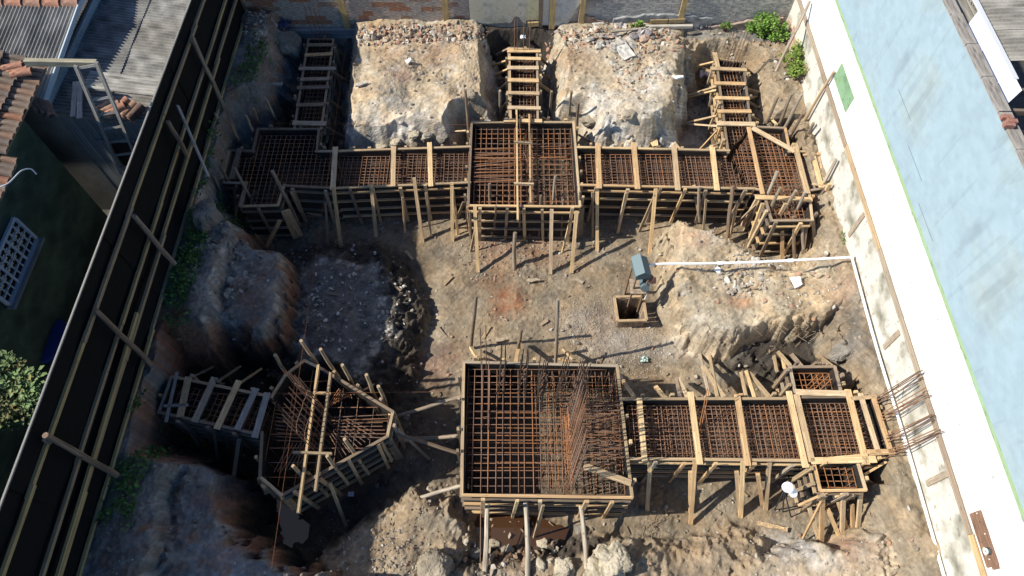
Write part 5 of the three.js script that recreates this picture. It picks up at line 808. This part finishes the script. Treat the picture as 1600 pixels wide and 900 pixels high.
const gB = (px, py, h) => P(px, py, h);
leafBush('green_bush', 'biggest bright green bush in the back right corner under the brick edge', gB(1194, 58, 1.35), [0.54, 0.42, 0.46], 1900, 0.085, leafM(0.13, 0.24, 0.035));
leafBush('green_bush', 'yellowish green bush at the foot of the white wall in the back right corner', gB(1237, 112, 1.5), [0.36, 0.4, 0.54], 1500, 0.08, leafM(0.17, 0.25, 0.04));
leafBush('small_plant', 'small green plant on the rubble heap near the block wall', gB(996, 48, 1.6), [0.17, 0.18, 0.15], 220, 0.07, leafM(0.13, 0.24, 0.03), 'plant');
leafBush('small_plant', 'small green plant growing by the back wall right of the heap', gB(1133, 48, 1.5), [0.15, 0.16, 0.15], 180, 0.07, leafM(0.11, 0.22, 0.03), 'plant');
leafBush('leafy_tree', 'leafy tree top with reddish tips showing over the hoarding at the left edge', P(30, 628, 3.0), [0.62, 0.52, 0.6], 2400, 0.115, leafM(0.13, 0.19, 0.07), 'tree', true);
{ // weeds along the fence foot
  const pos = [], col = []; const tuft = (p, n, s) => { for (let i = 0; i < n; i++) { const o = V(p.x + rr(-0.13, 0.13), p.y + rr(0, 0.1), p.z + rr(-0.13, 0.13)), d = V(rr(-1, 1), rr(0.1, 0.9), rr(-1, 1)).normalize(), sd = V(-d.z, 0, d.x).normalize(), L = s * rr(0.5, 1.3), w = L * 0.32, k = rr(0.6, 1.3); const e = o.clone().addScaledVector(d, L), m = o.clone().addScaledVector(d, L * 0.5); const b = m.clone().addScaledVector(sd, w), f = m.clone().addScaledVector(sd, -w); for (const v of [o, b, e, o, e, f]) { pos.push(v.x, v.y, v.z); col.push(k, k, k * 0.9); } } };
  for (let i = 0; i < 430; i++) { const z = rr(-4.2, 7.8); if (n2(z * 1.1, 3) < rr(-0.35, 0.25)) continue; const x = XF + 0.12 + Math.abs(rr(-0.5, 0.5)) + 0.15 * n2(z * 2, 9); tuft(V(x, ground(x, z), z), 16, 0.085); }
  for (let i = 0; i < 40; i++) { const x = XF + rr(0.3, 0.9), z = rr(-7.2, -4.8); tuft(V(x, ground(x, z), z), 14, 0.08); }
  for (const [px, py] of [[1315, 330], [1320, 372], [1312, 320]]) { const p = G(px, py); for (let k = 0; k < 4; k++) tuft(V(p.x + rr(-0.1, 0.1), p.y, p.z + rr(-0.1, 0.1)), 14, 0.06); }
  const q = new THREE.BufferGeometry(); q.setAttribute('position', new THREE.Float32BufferAttribute(pos, 3)); q.setAttribute('color', new THREE.Float32BufferAttribute(col, 3)); q.computeVertexNormals();
  tag(mesh('weeds', q, leafM(0.085, 0.165, 0.04)), 'low green weeds growing along the foot of the black hoarding', 'weeds', null, 'stuff');
}
{ // dry roots sticking out of the cut faces
  const geos = []; for (let i = 0; i < 26; i++) { const p = G(rr(1090, 1310), rr(505, 545)); geos.push(tube([p, p.clone().add(V(rr(-0.1, 0.1), 0.08, 0.06)), p.clone().add(V(rr(-0.2, 0.2), rr(-0.1, 0.1), rr(0.1, 0.25)))], 0.006, 8, 4)); }
  for (let i = 0; i < 14; i++) { const p = G(rr(1000, 1030), rr(820, 845)); geos.push(tube([p, p.clone().add(V(rr(-0.1, 0.1), 0.12, -0.1)), p.clone().add(V(rr(-0.2, 0.2), rr(0.1, 0.2), -rr(0.1, 0.3)))], 0.006, 8, 4)); }
  tag(mesh('dry_roots', mergeGeometries(geos), oldWood[2]), 'dry roots hanging from the cut earth faces at the right of the dig', 'roots', null, 'stuff');
}
{ // dark plastic rags
  const rag = (label, px, py, s, m, k) => { const q = new THREE.PlaneGeometry(s, s * 0.8, 14, 14); q.rotateX(-Math.PI / 2); const p = q.attributes.position; for (let i = 0; i < p.count; i++) p.setY(i, 0.16 * s + 0.5 * s * Math.abs(n2(p.getX(i) * 5 / s + k, p.getZ(i) * 5 / s)) + 0.2 * s * n2(p.getX(i) * 12 / s, p.getZ(i) * 12 / s + k) - 0.5 * s * (p.getX(i) ** 2 + p.getZ(i) ** 2) / s / s); q.computeVertexNormals(); const c = G(px, py), o = mesh('plastic_sheet', q, m); o.position.copy(c).add(V(0, 0.03, 0)); tag(o, label, 'plastic sheet'); };
  const dk = M(0.04, 0.045, 0.06, { roughness: 0.4, side: THREE.DoubleSide }), wh = M(0.7, 0.7, 0.74, { roughness: 0.5, side: THREE.DoubleSide });
  rag('crumpled dark plastic sheet below the block wall beside the pale plank', 1098, 42, 0.42, dk, 1); rag('dark blue plastic rag by the back wall at the left corner', 445, 42, 0.4, M(0.05, 0.06, 0.12, { roughness: 0.5, side: THREE.DoubleSide }), 4); rag('pale scrap of cloth in the trench behind the middle back formwork', 817, 60, 0.16, wh, 6); rag('dark cloth in the trench behind the middle back formwork', 824, 66, 0.3, dk, 8); rag('green scrap of plastic in the shaded round pit', 354, 569, 0.13, M(0.05, 0.3, 0.16, { side: THREE.DoubleSide }), 9); rag('white scrap on the wet floor below the pointed formwork', 549, 773, 0.13, wh, 11); rag('pale blue-green scrap by the brown puddle', 1006, 563, 0.18, M(0.4, 0.5, 0.45, { side: THREE.DoubleSide }), 12); rag('crumpled pink and white bag beside the back right formwork', 1100, 118, 0.3, M(0.75, 0.62, 0.6, { side: THREE.DoubleSide }), 14);
  tag(board(scene, 'pale_plank', PZ(1006, 42, ZB + 0.25), PZ(1082, 41, ZB + 0.25), 0.09, 0.08, UPV, M(0.6, 0.57, 0.5, { map: woodMap })), 'long pale plank lying at the foot of the rendered wall', 'plank');
  tag(pole(scene, 'timber_pole', G(954, 55).add(V(0, 0.12, 0)), G(1008, 48).add(V(0, 0.1, 0)), 0.035, poleWood[3]), 'pole lying across the rubble heap near the block wall', 'pole');
}
settle();
renderer.render(scene, camera);
